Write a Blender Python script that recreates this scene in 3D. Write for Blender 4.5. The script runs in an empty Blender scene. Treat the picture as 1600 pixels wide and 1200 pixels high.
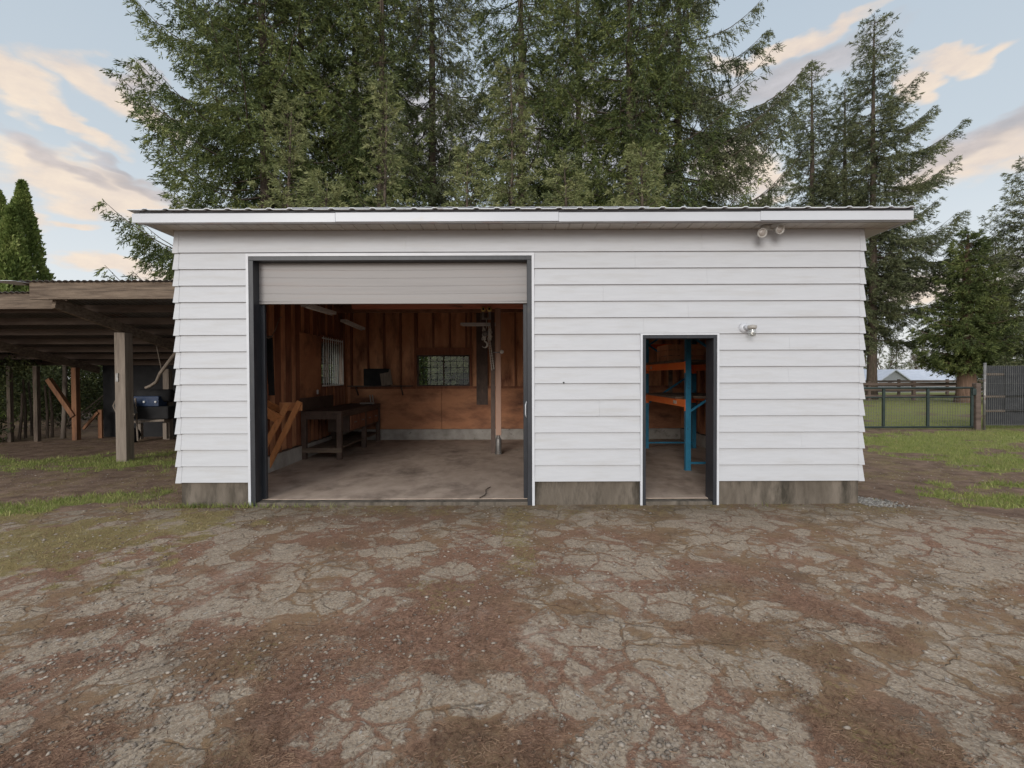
import bpy, math, random
import numpy as np
from mathutils import Vector, Matrix
R = math.radians
random.seed(7)
scn = bpy.context.scene
COL = scn.collection

# ---------------------------------------------------------------- camera
cd = bpy.data.cameras.new('camera')
cam = bpy.data.objects.new('camera', cd)
COL.objects.link(cam)
cam.location = (0, -6.0, 1.6)
cam.rotation_euler = (R(89.1), R(0.19), 0)
cd.lens = 17.0
cd.sensor_width = 36
cd.clip_start = 0.05
cd.clip_end = 2000
scn.camera = cam

# ---------------------------------------------------------------- light, sky, exposure
SUN_EL, SUN_AZ = 16, 197          # azimuth clockwise from +Y (behind the camera, a little to the left)
world = bpy.data.worlds.new("World")
scn.world = world
world.use_nodes = True
try:
    world.cycles.sampling_method = 'MANUAL'
    world.cycles.sample_map_resolution = 512
except Exception:
    pass

def build_world():
    nt = world.node_tree
    nt.nodes.clear()
    N = nt.nodes.new
    L = nt.links.new
    def put(sock, v):
        if isinstance(v, bpy.types.NodeSocket): L(v, sock)
        else: sock.default_value = v
    def M(op, a, b=0.0, c=None, clamp=False):
        n = N('ShaderNodeMath'); n.operation = op; n.use_clamp = clamp
        put(n.inputs[0], a); put(n.inputs[1], b)
        if c is not None: put(n.inputs[2], c)
        return n.outputs[0]
    def SS(x, lo, hi):
        n = N('ShaderNodeMapRange'); n.interpolation_type = 'SMOOTHSTEP'
        put(n.inputs[0], x); n.inputs[1].default_value = lo; n.inputs[2].default_value = hi
        return n.outputs[0]
    def MIX(f, a, b):
        n = N('ShaderNodeMix'); n.data_type = 'RGBA'
        put(n.inputs[0], f)
        for i, v in ((6, a), (7, b)):
            if isinstance(v, tuple): n.inputs[i].default_value = v + (1,)
            else: L(v, n.inputs[i])
        return n.outputs[2]
    out = N('ShaderNodeOutputWorld'); bg = N('ShaderNodeBackground')
    bg.inputs[1].default_value = 0.1
    L(bg.outputs[0], out.inputs[0])
    sky = N('ShaderNodeTexSky'); sky.sky_type = 'NISHITA'; sky.sun_disc = False
    sky.sun_elevation = R(SUN_EL); sky.sun_rotation = R(SUN_AZ)
    sky.air_density = 1.0; sky.dust_density = 3.0; sky.ozone_density = 1.0
    tc = N('ShaderNodeTexCoord')
    sp = N('ShaderNodeSeparateXYZ'); L(tc.outputs['Generated'], sp.inputs[0])
    dx, dy, dz = sp.outputs
    az0 = M('ARCTAN2', dx, dy)
    el0 = M('ARCSINE', dz)
    def noise(scale, detail, off=0.0, rough=0.55, vec=None):
        mp = N('ShaderNodeMapping'); mp.inputs['Location'].default_value = (off, off * .7, 0)
        mp.inputs['Scale'].default_value = (1, 1, 2.4)
        L(tc.outputs['Generated'], mp.inputs[0])
        n = N('ShaderNodeTexNoise'); n.inputs['Scale'].default_value = scale
        n.inputs['Detail'].default_value = detail; n.inputs['Roughness'].default_value = rough
        L(mp.outputs[0], n.inputs[0]); return n.outputs[0]
    n1 = noise(5.5, 4, 3.1, .6); n2 = noise(5.0, 4, 9.7, .6); nf = noise(10, 9, 1.3, .66)
    az = M('ADD', az0, M('MULTIPLY', M('SUBTRACT', n1, .5), .20))
    el = M('ADD', el0, M('MULTIPLY', M('SUBTRACT', n2, .5), .13))
    # clear-sky colour: pale blue above, milky near the horizon
    ramp = N('ShaderNodeValToRGB')
    e = ramp.color_ramp.elements
    e[0].position = 0.0; e[0].color = (6.3, 6.3, 6.3, 1)
    e[1].position = 1.0; e[1].color = (2.7, 3.5, 4.5, 1)
    for p, c in ((.10, (5.9, 6.2, 6.4)), (.28, (4.4, 4.95, 5.4)), (.5, (3.7, 4.35, 5.0))):
        k = e.new(p); k.color = c + (1,)
    L(M('DIVIDE', el0, 1.3, clamp=True), ramp.inputs[0])
    base = MIX(0.12, ramp.outputs[0], sky.outputs[0])
    # clouds: a few banks where the evening clouds stand, the rest from noise
    def px(x, y):
        d = Vector(((x - 800) / 755.6, 1, (588 - y) / 755.6)).normalized()
        return math.atan2(d.x, d.y), math.asin(d.z)
    light = None; dark = None
    def blob(x, y, rx, ry, ang=0.0, soft=.55):
        ca, ce = px(x, y)
        sc = 1 / 755.6 * math.cos(math.atan(abs(x - 800) / 755.6)) ** 1.5
        rx *= sc; ry *= sc
        a = M('SUBTRACT', az, ca); b = M('SUBTRACT', el, ce)
        c, s = math.cos(R(ang)), math.sin(R(ang))
        u = M('DIVIDE', M('ADD', M('MULTIPLY', a, c), M('MULTIPLY', b, s)), rx)
        v = M('DIVIDE', M('SUBTRACT', M('MULTIPLY', b, c), M('MULTIPLY', a, s)), ry)
        r2 = M('ADD', M('MULTIPLY', u, u), M('MULTIPLY', v, v))
        return M('SUBTRACT', 1.0, r2, clamp=True)
    def union(bl):
        o = None
        for b in bl:
            v = blob(*b)
            o = v if o is None else M('MAXIMUM', o, v)
        return o
    warm = union([(30, 120, 110, 60, -20), (110, 180, 110, 26, -22), (180, 135, 140, 34, -8), (240, 160, 80, 24, -30),
                  (130, 280, 170, 60, -6), (180, 320, 170, 34, -3), (120, 350, 50, 14, 0), (60, 245, 60, 20, -20),
                  (1240, 72, 170, 18, 0), (1490, 78, 100, 24, -6), (1430, 120, 40, 34, 0), (1520, 262, 170, 52, 10), (1600, 240, 140, 60, 20),
                  (1150, 265, 90, 60, 0), (1180, 290, 70, 30, 0), (200, 425, 120, 22, 0), (1450, 460, 120, 60, 0), (20, 335, 80, 40, 0)])
    grey = union([(70, 240, 100, 28, -18), (230, 290, 150, 22, -12), (170, 250, 60, 18, -20), (1540, 225, 170, 40, 14), (1610, 185, 90, 34, 22),
                  (1560, 415, 70, 44, 0), (620, 200, 200, 120, 0), (900, 220, 200, 120, 0), (235, 130, 60, 14, -20), (1240, 120, 200, 40, 0)])
    wn = M('ADD', warm, M('MULTIPLY', M('SUBTRACT', nf, .5), 1.1))
    gn = M('ADD', grey, M('MULTIPLY', M('SUBTRACT', nf, .5), .9))
    mw = SS(wn, .18, .85)
    mg = SS(gn, .25, .95)
    # unseen bright overcast added behind and overhead to light wall and garage, with breaks
    big = noise(1.6, 5, 20.0, .6)
    behind = SS(M('MULTIPLY', dy, -1.0), -.25, .25)
    over = SS(el0, .75, 1.15)
    mb = M('MULTIPLY', M('MAXIMUM', behind, over), SS(big, .35, .6))
    c = MIX(M('MULTIPLY', mb, .9), base, (10.1, 10.2, 10.4))
    tone = N('ShaderNodeMapRange'); L(nf, tone.inputs[0]); tone.inputs[1].default_value = .35; tone.inputs[2].default_value = .65
    cw = MIX(tone.outputs[0], (5.6, 4.7, 4.1), (7.0, 5.8, 4.6))
    c = MIX(M('MULTIPLY', mw, .85), c, cw)
    cg = MIX(tone.outputs[0], (3.0, 2.75, 2.8), (4.4, 4.1, 4.2))
    c = MIX(M('MULTIPLY', mg, .75), c, cg)
    L(c, bg.inputs[0])
build_world()

sd = bpy.data.lights.new('sun', 'SUN')
sd.energy = 1.25
sd.angle = R(24)
sd.color = (1.0, 0.97, 0.93)
sun = bpy.data.objects.new('sun', sd)
COL.objects.link(sun)
el, az = R(SUN_EL), R(SUN_AZ)
dirv = Vector((math.sin(az) * math.cos(el), math.cos(az) * math.cos(el), math.sin(el)))
sun.rotation_euler = dirv.to_track_quat('Z', 'Y').to_euler()

vs = scn.view_settings
vs.view_transform = 'Standard'
vs.look = 'None'
vs.exposure = 0.5
vs.gamma = 1
vs.use_curve_mapping = False
cy = scn.cycles
cy.max_bounces = 10
cy.diffuse_bounces = 6
cy.glossy_bounces = 3
cy.transmission_bounces = 6
cy.transparent_max_bounces = 8
cy.use_denoising = True
cy.sample_clamp_indirect = 6

# ================================================================ helpers
def finish(o, parent=None):
    COL.objects.link(o)
    if parent is not None:
        o.parent = parent
    return o

def wloc(o):
    v = Vector((0, 0, 0))
    while o is not None:
        v += o.location
        o = o.parent
    return v

def thing(name, label, cat, loc=(0, 0, 0), group=None):
    o = bpy.data.objects.new(name, None)
    o.empty_display_size = 0.2
    o.location = loc
    COL.objects.link(o)
    return tag(o, label, cat, group)

def tag(o, label, cat, group=None):
    o['label'] = label
    o['category'] = cat
    if group: o['group'] = group
    return o

def kind(o, k):
    o['kind'] = k
    return o

def np_mesh(name, V, F, mat, parent=None, smooth=False):
    """V (n,3) in world coordinates, F (m,k)"""
    V = np.asarray(V, dtype=np.float32)
    F = np.asarray(F, dtype=np.int32)
    off = np.array(wloc(parent), dtype=np.float32) if parent is not None else np.zeros(3, np.float32)
    me = bpy.data.meshes.new(name)
    m, k = F.shape
    me.vertices.add(len(V)); me.vertices.foreach_set('co', (V - off).ravel())
    me.loops.add(m * k); me.loops.foreach_set('vertex_index', F.ravel())
    me.polygons.add(m)
    me.polygons.foreach_set('loop_start', np.arange(0, m * k, k, dtype=np.int32))
    if smooth: me.polygons.foreach_set('use_smooth', np.ones(m, dtype=bool))
    me.update(calc_edges=True)
    me.materials.append(mat)
    o = bpy.data.objects.new(name, me)
    return finish(o, parent)

class MB:
    def __init__(s):
        s.v = []; s.f = []
    def add(s, vs, fs):
        b = len(s.v)
        s.v += [tuple(v) for v in vs]
        s.f += [tuple(b + i for i in f) for f in fs]
        return s
    def box(s, x0, x1, y0, y1, z0, z1):
        if x0 > x1: x0, x1 = x1, x0
        if y0 > y1: y0, y1 = y1, y0
        if z0 > z1: z0, z1 = z1, z0
        v = [(x0,y0,z0),(x1,y0,z0),(x1,y1,z0),(x0,y1,z0),(x0,y0,z1),(x1,y0,z1),(x1,y1,z1),(x0,y1,z1)]
        return s.add(v, [(0,3,2,1),(4,5,6,7),(0,1,5,4),(1,2,6,5),(2,3,7,6),(3,0,4,7)])
    def bar(s, p0, p1, w, h, up=(0, 0, 1)):
        p0 = Vector(p0); p1 = Vector(p1)
        d = (p1 - p0).normalized(); up = Vector(up)
        if abs(d.dot(up)) > .99: up = Vector((0, 1, 0))
        a = d.cross(up).normalized(); b = a.cross(d).normalized()
        v = []
        for p in (p0, p1):
            for i, j in ((-1,-1),(1,-1),(1,1),(-1,1)):
                v.append(p + a * (i * w / 2) + b * (j * h / 2))
        return s.add(v, [(0,1,2,3),(7,6,5,4),(0,4,5,1),(1,5,6,2),(2,6,7,3),(3,7,4,0)])
    def tube(s, pts, r, n=8, r1=None, cap=True):
        pts = [Vector(p) for p in pts]
        N = len(pts); b = len(s.v)
        ref = Vector((0, 0, 1))
        if abs((pts[-1] - pts[0]).normalized().dot(ref)) > .9: ref = Vector((1, 0, 0))
        for i, p in enumerate(pts):
            d = (pts[min(i + 1, N - 1)] - pts[max(i - 1, 0)]).normalized()
            a = d.cross(ref).normalized(); c = a.cross(d)
            rr = r if r1 is None else r + (r1 - r) * i / (N - 1)
            if isinstance(r, (list, tuple)): rr = r[i]
            for k in range(n):
                t = 2 * math.pi * k / n
                s.v.append(tuple(p + a * (rr * math.cos(t)) + c * (rr * math.sin(t))))
        for i in range(N - 1):
            for k in range(n):
                s.f.append((b + i*n + k, b + i*n + (k+1) % n, b + (i+1)*n + (k+1) % n, b + (i+1)*n + k))
        if cap:
            s.f.append(tuple(b + k for k in range(n))[::-1])
            s.f.append(tuple(b + (N-1)*n + k for k in range(n)))
        return s
    def lathe(s, c, prof, axis=(0, 0, 1), n=20):
        """prof: list of (radius, distance along axis)"""
        ax = Vector(axis).normalized()
        ref = Vector((1, 0, 0)) if abs(ax.x) < .9 else Vector((0, 1, 0))
        a = ax.cross(ref).normalized(); bb = ax.cross(a)
        b = len(s.v); c = Vector(c)
        for r, h in prof:
            for k in range(n):
                t = 2 * math.pi * k / n
                s.v.append(tuple(c + ax * h + a * (r * math.cos(t)) + bb * (r * math.sin(t))))
        for i in range(len(prof) - 1):
            for k in range(n):
                s.f.append((b + i*n + k, b + i*n + (k+1) % n, b + (i+1)*n + (k+1) % n, b + (i+1)*n + k))
        s.f.append(tuple(b + k for k in range(n))[::-1])
        s.f.append(tuple(b + (len(prof)-1)*n + k for k in range(n)))
        return s
    def build(s, name, mat, parent=None, smooth=False, bevel=0):
        off = wloc(parent) if parent is not None else Vector((0, 0, 0))
        me = bpy.data.meshes.new(name)
        me.from_pydata([tuple(Vector(v) - off) for v in s.v], [], s.f)
        me.update()
        if smooth:
            for p in me.polygons: p.use_smooth = True
        me.materials.append(mat)
        o = bpy.data.objects.new(name, me)
        finish(o, parent)
        if bevel:
            b = o.modifiers.new('bevel', 'BEVEL'); b.width = bevel; b.segments = 2; b.limit_method = 'ANGLE'
        return o

def copy_tree(o, parent=None):
    c = o.copy(); COL.objects.link(c); c.parent = parent
    for ch in list(o.children): copy_tree(ch, c)
    return c

# ---- numpy noise
_rng = np.random.default_rng(11)
_T = _rng.random((256, 256)).astype(np.float32)
def vnoise(x, y):
    xi = np.floor(x).astype(int); yi = np.floor(y).astype(int)
    fx = x - xi; fy = y - yi
    fx = fx * fx * (3 - 2 * fx); fy = fy * fy * (3 - 2 * fy)
    g = lambda a, b: _T[a % 256, b % 256]
    return (g(xi, yi) * (1 - fx) + g(xi + 1, yi) * fx) * (1 - fy) + (g(xi, yi + 1) * (1 - fx) + g(xi + 1, yi + 1) * fx) * fy
def fbm(x, y, o=4, seed=0):
    s = 0; a = .5; t = 0
    for i in range(o):
        s = s + a * vnoise(x * 2 ** i + seed * 17.3 + i * 31.7, y * 2 ** i + seed * 7.1 + i * 11.3); t += a; a *= .55
    return s / t
def sstep(x, a, b):
    t = np.clip((x - a) / (b - a), 0, 1); return t * t * (3 - 2 * t)

# ---------------------------------------------------------------- materials
def mat_base(name):
    m = bpy.data.materials.new(name); m.use_nodes = True
    nt = m.node_tree
    b = nt.nodes['Principled BSDF']
    return m, nt, b

def pm(name, c1, c2, scale=6, stretch=(1, 1, 1), rough=.7, bump=.3, bscale=None, detail=6, metallic=0.0,
       c3=None, s3=1.0, lo3=.5, hi3=.7, lo=.3, hi=.7, spec=.4, dist=.01, rough_var=.0, mapping_rot=(0, 0, 0)):
    """two-tone noise material with an optional third patchy tone; world-position based so neighbours differ"""
    m, nt, b = mat_base(name)
    N = nt.nodes.new; L = nt.links.new
    g = N('ShaderNodeNewGeometry')
    mp = N('ShaderNodeMapping'); mp.inputs['Scale'].default_value = stretch; mp.inputs['Rotation'].default_value = mapping_rot
    L(g.outputs['Position'], mp.inputs[0])
    n = N('ShaderNodeTexNoise'); n.inputs['Scale'].default_value = scale; n.inputs['Detail'].default_value = detail
    n.inputs['Roughness'].default_value = .6
    L(mp.outputs[0], n.inputs[0])
    mr = N('ShaderNodeMapRange'); L(n.outputs[0], mr.inputs[0]); mr.inputs[1].default_value = lo; mr.inputs[2].default_value = hi
    mx = N('ShaderNodeMix'); mx.data_type = 'RGBA'; L(mr.outputs[0], mx.inputs[0])
    mx.inputs[6].default_value = tuple(c1) + (1,); mx.inputs[7].default_value = tuple(c2) + (1,)
    colr = mx.outputs[2]
    if c3 is not None:
        n3 = N('ShaderNodeTexNoise'); n3.inputs['Scale'].default_value = s3; n3.inputs['Detail'].default_value = 5
        n3.inputs['Roughness'].default_value = .65
        L(mp.outputs[0], n3.inputs[0])
        m3 = N('ShaderNodeMapRange'); L(n3.outputs[0], m3.inputs[0]); m3.inputs[1].default_value = lo3; m3.inputs[2].default_value = hi3
        x3 = N('ShaderNodeMix'); x3.data_type = 'RGBA'; L(m3.outputs[0], x3.inputs[0]); L(colr, x3.inputs[6])
        x3.inputs[7].default_value = tuple(c3) + (1,)
        colr = x3.outputs[2]
    L(colr, b.inputs['Base Color'])
    b.inputs['Roughness'].default_value = rough
    b.inputs['Metallic'].default_value = metallic
    b.inputs['Specular IOR Level'].default_value = spec
    if bump:
        nb = N('ShaderNodeTexNoise'); nb.inputs['Scale'].default_value = bscale or scale * 3; nb.inputs['Detail'].default_value = 5
        L(mp.outputs[0], nb.inputs[0])
        bp = N('ShaderNodeBump'); bp.inputs['Strength'].default_value = bump; bp.inputs['Distance'].default_value = dist
        L(nb.outputs[0], bp.inputs['Height']); L(bp.outputs[0], b.inputs['Normal'])
    return m

M_siding = pm('white_siding', (.462, .470, .492), (.502, .510, .532), 3, (1, 1, 9), .5, .2, 14, c3=(.41, .40, .39), s3=1.2, lo3=.5, hi3=.9, dist=.003)
M_trim = pm('white_trim', (.52, .53, .56), (.60, .61, .64), 4, (1, 1, 1), .4, .05)
M_fascia = pm('white_fascia', (.47, .485, .515), (.54, .555, .585), 2, (.4, 1, 1), .35, .1, 3, c3=(.5, .47, .42), s3=5, lo3=.62, hi3=.8)
M_soffit = pm('soffit', (.42, .39, .36), (.52, .49, .45), 3, (1, 1, 1), .6, .1)
M_black = pm('dark_frame_paint', (.018, .020, .025), (.032, .035, .042), 8, (1, 1, .3), .42, .15, c3=(.06, .055, .05), s3=12, lo3=.6, hi3=.8)
M_galv = pm('galvanised_sheet', (.50, .52, .55), (.64, .66, .69), 5, (1, .3, 1), .5, .1, metallic=0, c3=(.22, .18, .15), s3=3, lo3=.6, hi3=.75)
M_roofshade = pm('gap_shade', (.02, .02, .022), (.04, .04, .045), 8)  # near-black colour holding the shade of narrow gaps
M_base = pm('stained_concrete', (.095, .078, .060), (.19, .16, .13), 3.5, (1.6, 1.6, .45), .9, .5, 60, c3=(.045, .038, .028), s3=3.4, lo3=.46, hi3=.68, dist=.008)
M_curb = pm('interior_curb_concrete', (.26, .24, .21), (.44, .41, .38), 4, (1, 1, 1), .9, .4, 50, c3=(.08, .07, .06), s3=6, lo3=.6, hi3=.75)
M_slab = pm('floor_slab_concrete', (.36, .275, .215), (.54, .43, .35), 2.2, (1.5, 1, 1), .82, .25, 30, c3=(.15, .11, .085), s3=.9, lo3=.50, hi3=.72)
M_ply = pm('old_plywood', (.50, .215, .105), (.72, .37, .20), 2.5, (1.5, 1.5, .5), .75, .2, 30, c3=(.16, .055, .03), s3=2.2, lo3=.48, hi3=.72)
M_stud = pm('old_stud_timber', (.17, .062, .032), (.30, .125, .065), 5, (3, 3, .3), .75, .25, 30, c3=(.09, .04, .024), s3=2, lo3=.55, hi3=.75)
M_lowply = pm('lower_plywood', (.38, .158, .078), (.56, .265, .135), 2, (.5, 1, 1.2), .7, .2, 30, c3=(.10, .04, .024), s3=1.6, lo3=.45, hi3=.7)
M_redbeam = pm('red_brown_beam', (.62, .20, .13), (.75, .30, .21), 3, (.3, 2, 2), .6, .15, c3=(.10, .05, .04), s3=4, lo3=.55, hi3=.7)
M_joist = pm('ceiling_joist', (.20, .10, .06), (.34, .18, .11), 3, (2, .3, 2), .8, .2)
M_newwood = pm('orange_lumber', (.46, .18, .065), (.62, .28, .11), 5, (3, 3, .5), .6, .15, 30, c3=(.25, .10, .05), s3=4, lo3=.55, hi3=.75)
M_bench = pm('dark_bench_wood', (.05, .032, .025), (.12, .08, .062), 4, (2, .5, 1), .65, .25, 30, c3=(.16, .11, .08), s3=3, lo3=.58, hi3=.8)
M_door = pm('roller_slat', (.25, .235, .23), (.30, .285, .28), 2, (.25, 1, 6), .5, .08, c3=(.25, .215, .20), s3=2, lo3=.5, hi3=.8)
M_rackblue = pm('blue_rack_paint', (.022, .15, .25), (.04, .21, .34), 5, (1, 1, 1), .4, .1, c3=(.03, .06, .09), s3=14, lo3=.58, hi3=.7)
M_rackor = pm('orange_rack_paint', (.95, .17, .035), (.98, .26, .06), 4, (1, 1, 1), .4, .1, c3=(.4, .09, .04), s3=12, lo3=.62, hi3=.75)
M_lbl = pm('pale_sticker', (.55, .45, .35), (.7, .6, .5), 30)
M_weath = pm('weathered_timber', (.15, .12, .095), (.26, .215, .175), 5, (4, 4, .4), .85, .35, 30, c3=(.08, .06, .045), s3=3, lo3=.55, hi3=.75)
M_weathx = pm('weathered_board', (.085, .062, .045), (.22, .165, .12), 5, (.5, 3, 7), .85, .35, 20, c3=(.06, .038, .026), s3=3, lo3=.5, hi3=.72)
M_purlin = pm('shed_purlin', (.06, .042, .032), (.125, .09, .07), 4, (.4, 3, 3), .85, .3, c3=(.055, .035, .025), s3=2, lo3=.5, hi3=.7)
M_shedroof = pm('shed_sheet', (.075, .065, .06), (.13, .12, .115), 3, (1, 1, 1), .6, .1, c3=(.10, .05, .035), s3=2, lo3=.55, hi3=.75)
M_dark = pm('black_and_shade', (.010, .010, .011), (.022, .021, .022), 4, rough=.9)  # flat black; on the shed back it paints the dark depth
M_steel = pm('grey_steel', (.16, .15, .14), (.30, .29, .28), 8, rough=.45, metallic=.6, c3=(.10, .05, .03), s3=6, lo3=.55, hi3=.75)
M_brownsteel = pm('brown_painted_post', (.30, .17, .12), (.42, .26, .19), 5, (2, 2, .4), .55, .1)
M_chain = pm('chain_metal', (.55, .53, .48), (.75, .72, .66), 30, rough=.45, metallic=.2)
M_yellow = pm('worn_brass', (.6, .42, .12), (.75, .56, .22), 20, rough=.5, metallic=.4)
M_fluor = pm('lamp_housing', (.5, .5, .5), (.62, .62, .62), 8, rough=.4)
M_whitebar = pm('white_bars', (.6, .6, .58), (.72, .72, .7), 8, rough=.4)
M_bark = pm('conifer_bark', (.06, .045, .035), (.14, .105, .08), 5, (3, 3, .5), .95, .8, 10, c3=(.04, .045, .025), s3=2, lo3=.55, hi3=.75, dist=.05)
M_redbark = pm('cedar_bark', (.10, .06, .042), (.22, .14, .10), 5, (4, 4, .3), .95, .8, 10, dist=.05)
M_greyplas = pm('grey_tub', (.20, .20, .20), (.32, .32, .31), 5, rough=.6)
M_bluebox = pm('dark_blue_enamel', (.02, .035, .075), (.035, .055, .11), 6, rough=.3)
M_knob = pm('pale_knob', (.6, .6, .6), (.7, .7, .7), 6)
M_barnwall = pm('barn_grey', (.24, .25, .27), (.32, .33, .35), 3, (1, 1, 4), .7, .1)
M_barnroof = pm('barn_roof', (.42, .45, .52), (.54, .57, .64), 2, rough=.5)
M_oldpost = pm('reddish_post', (.13, .055, .026), (.22, .105, .05), 5, (3, 3, .4), .8, .3, 20, c3=(.07, .035, .02), s3=3, lo3=.5, hi3=.7)
M_fencewood = pm('old_fence_wood', (.07, .05, .04), (.15, .11, .09), 4, (.5, 3, 3), .9, .3)
M_gate = pm('gate_green_black', (.012, .022, .02), (.03, .045, .04), 6, rough=.45)
M_wire = pm('dull_wire', (.10, .10, .095), (.18, .18, .17), 6, rough=.5, metallic=.3)
M_panelblk = pm('black_board', (.022, .024, .028), (.045, .047, .052), 3, (1, 1, 3), .8, .1)
M_paver = pm('grey_plastic_lamp', (.30, .28, .255), (.38, .36, .33), 12, rough=.4)
M_dimlens = pm('dull_lens', (.22, .19, .17), (.34, .30, .27), 40, rough=.2)

def glass(name, col=(.9, .95, .93), rough=.02, mixf=.12):
    m, nt, b = mat_base(name)
    N = nt.nodes.new; L = nt.links.new
    tr = N('ShaderNodeBsdfTransparent'); tr.inputs[0].default_value = col + (1,)
    gl = N('ShaderNodeBsdfGlossy'); gl.inputs['Roughness'].default_value = rough
    mx = N('ShaderNodeMixShader'); mx.inputs[0].default_value = mixf
    L(tr.outputs[0], mx.inputs[1]); L(gl.outputs[0], mx.inputs[2])
    L(mx.outputs[0], nt.nodes['Material Output'].inputs[0])
    return m
M_glass = glass('window_glass', mixf=.018)
M_jar = glass('jar_glass', (.85, .85, .82), .08, .25)

def foliage(name, dark, mid, lite, scale=.7):
    m, nt, b = mat_base(name)
    N = nt.nodes.new; L = nt.links.new
    g = N('ShaderNodeNewGeometry')
    n = N('ShaderNodeTexNoise'); n.inputs['Scale'].default_value = scale; n.inputs['Detail'].default_value = 4
    L(g.outputs['Position'], n.inputs[0])
    add = N('ShaderNodeMath'); add.operation = 'MULTIPLY_ADD'
    L(g.outputs['Random Per Island'], add.inputs[0]); add.inputs[1].default_value = .35; L(n.outputs[0], add.inputs[2])
    rp = N('ShaderNodeValToRGB'); e = rp.color_ramp.elements
    e[0].position = .38; e[0].color = dark + (1,); e[1].position = .98; e[1].color = lite + (1,)
    k = e.new(.66); k.color = mid + (1,)
    L(add.outputs[0], rp.inputs[0])
    L(rp.outputs[0], b.inputs['Base Color'])
    b.inputs['Roughness'].default_value = .6; b.inputs['Specular IOR Level'].default_value = .25
    tl = N('ShaderNodeBsdfTranslucent'); L(rp.outputs[0], tl.inputs[0])
    mx = N('ShaderNodeMixShader'); mx.inputs[0].default_value = .22
    L(b.outputs[0], mx.inputs[1]); L(tl.outputs[0], mx.inputs[2])
    L(mx.outputs[0], nt.nodes['Material Output'].inputs[0])
    return m
M_fir = foliage('fir_needles', (.030, .044, .018), (.098, .128, .042), (.26, .28, .095))
M_fir2 = foliage('fir_needles_grey', (.042, .055, .030), (.115, .132, .066), (.24, .25, .125))
M_young = foliage('young_spruce_needles', (.10, .125, .055), (.22, .24, .10), (.38, .38, .18), 1.3)
M_thuja = foliage('thuja_sprays', (.07, .105, .028), (.17, .225, .06), (.32, .35, .12), 1.5)
M_shrub = foliage('shrub_leaves', (.02, .03, .012), (.05, .062, .022), (.12, .13, .045), 2)
M_blades = foliage('grass_blades', (.11, .15, .035), (.21, .25, .065), (.38, .36, .14), 4)
M_dry = foliage('dry_grass', (.20, .15, .07), (.30, .24, .12), (.40, .33, .18), 3)
M_needle = foliage('dead_needles', (.10, .055, .036), (.19, .11, .070), (.34, .23, .15), 4)
M_pebble = foliage('pebbles', (.15, .12, .095), (.30, .25, .205), (.52, .46, .39), 9)
M_whitegravel = foliage('white_gravel', (.14, .13, .115), (.27, .25, .225), (.48, .46, .42), 9)

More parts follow.
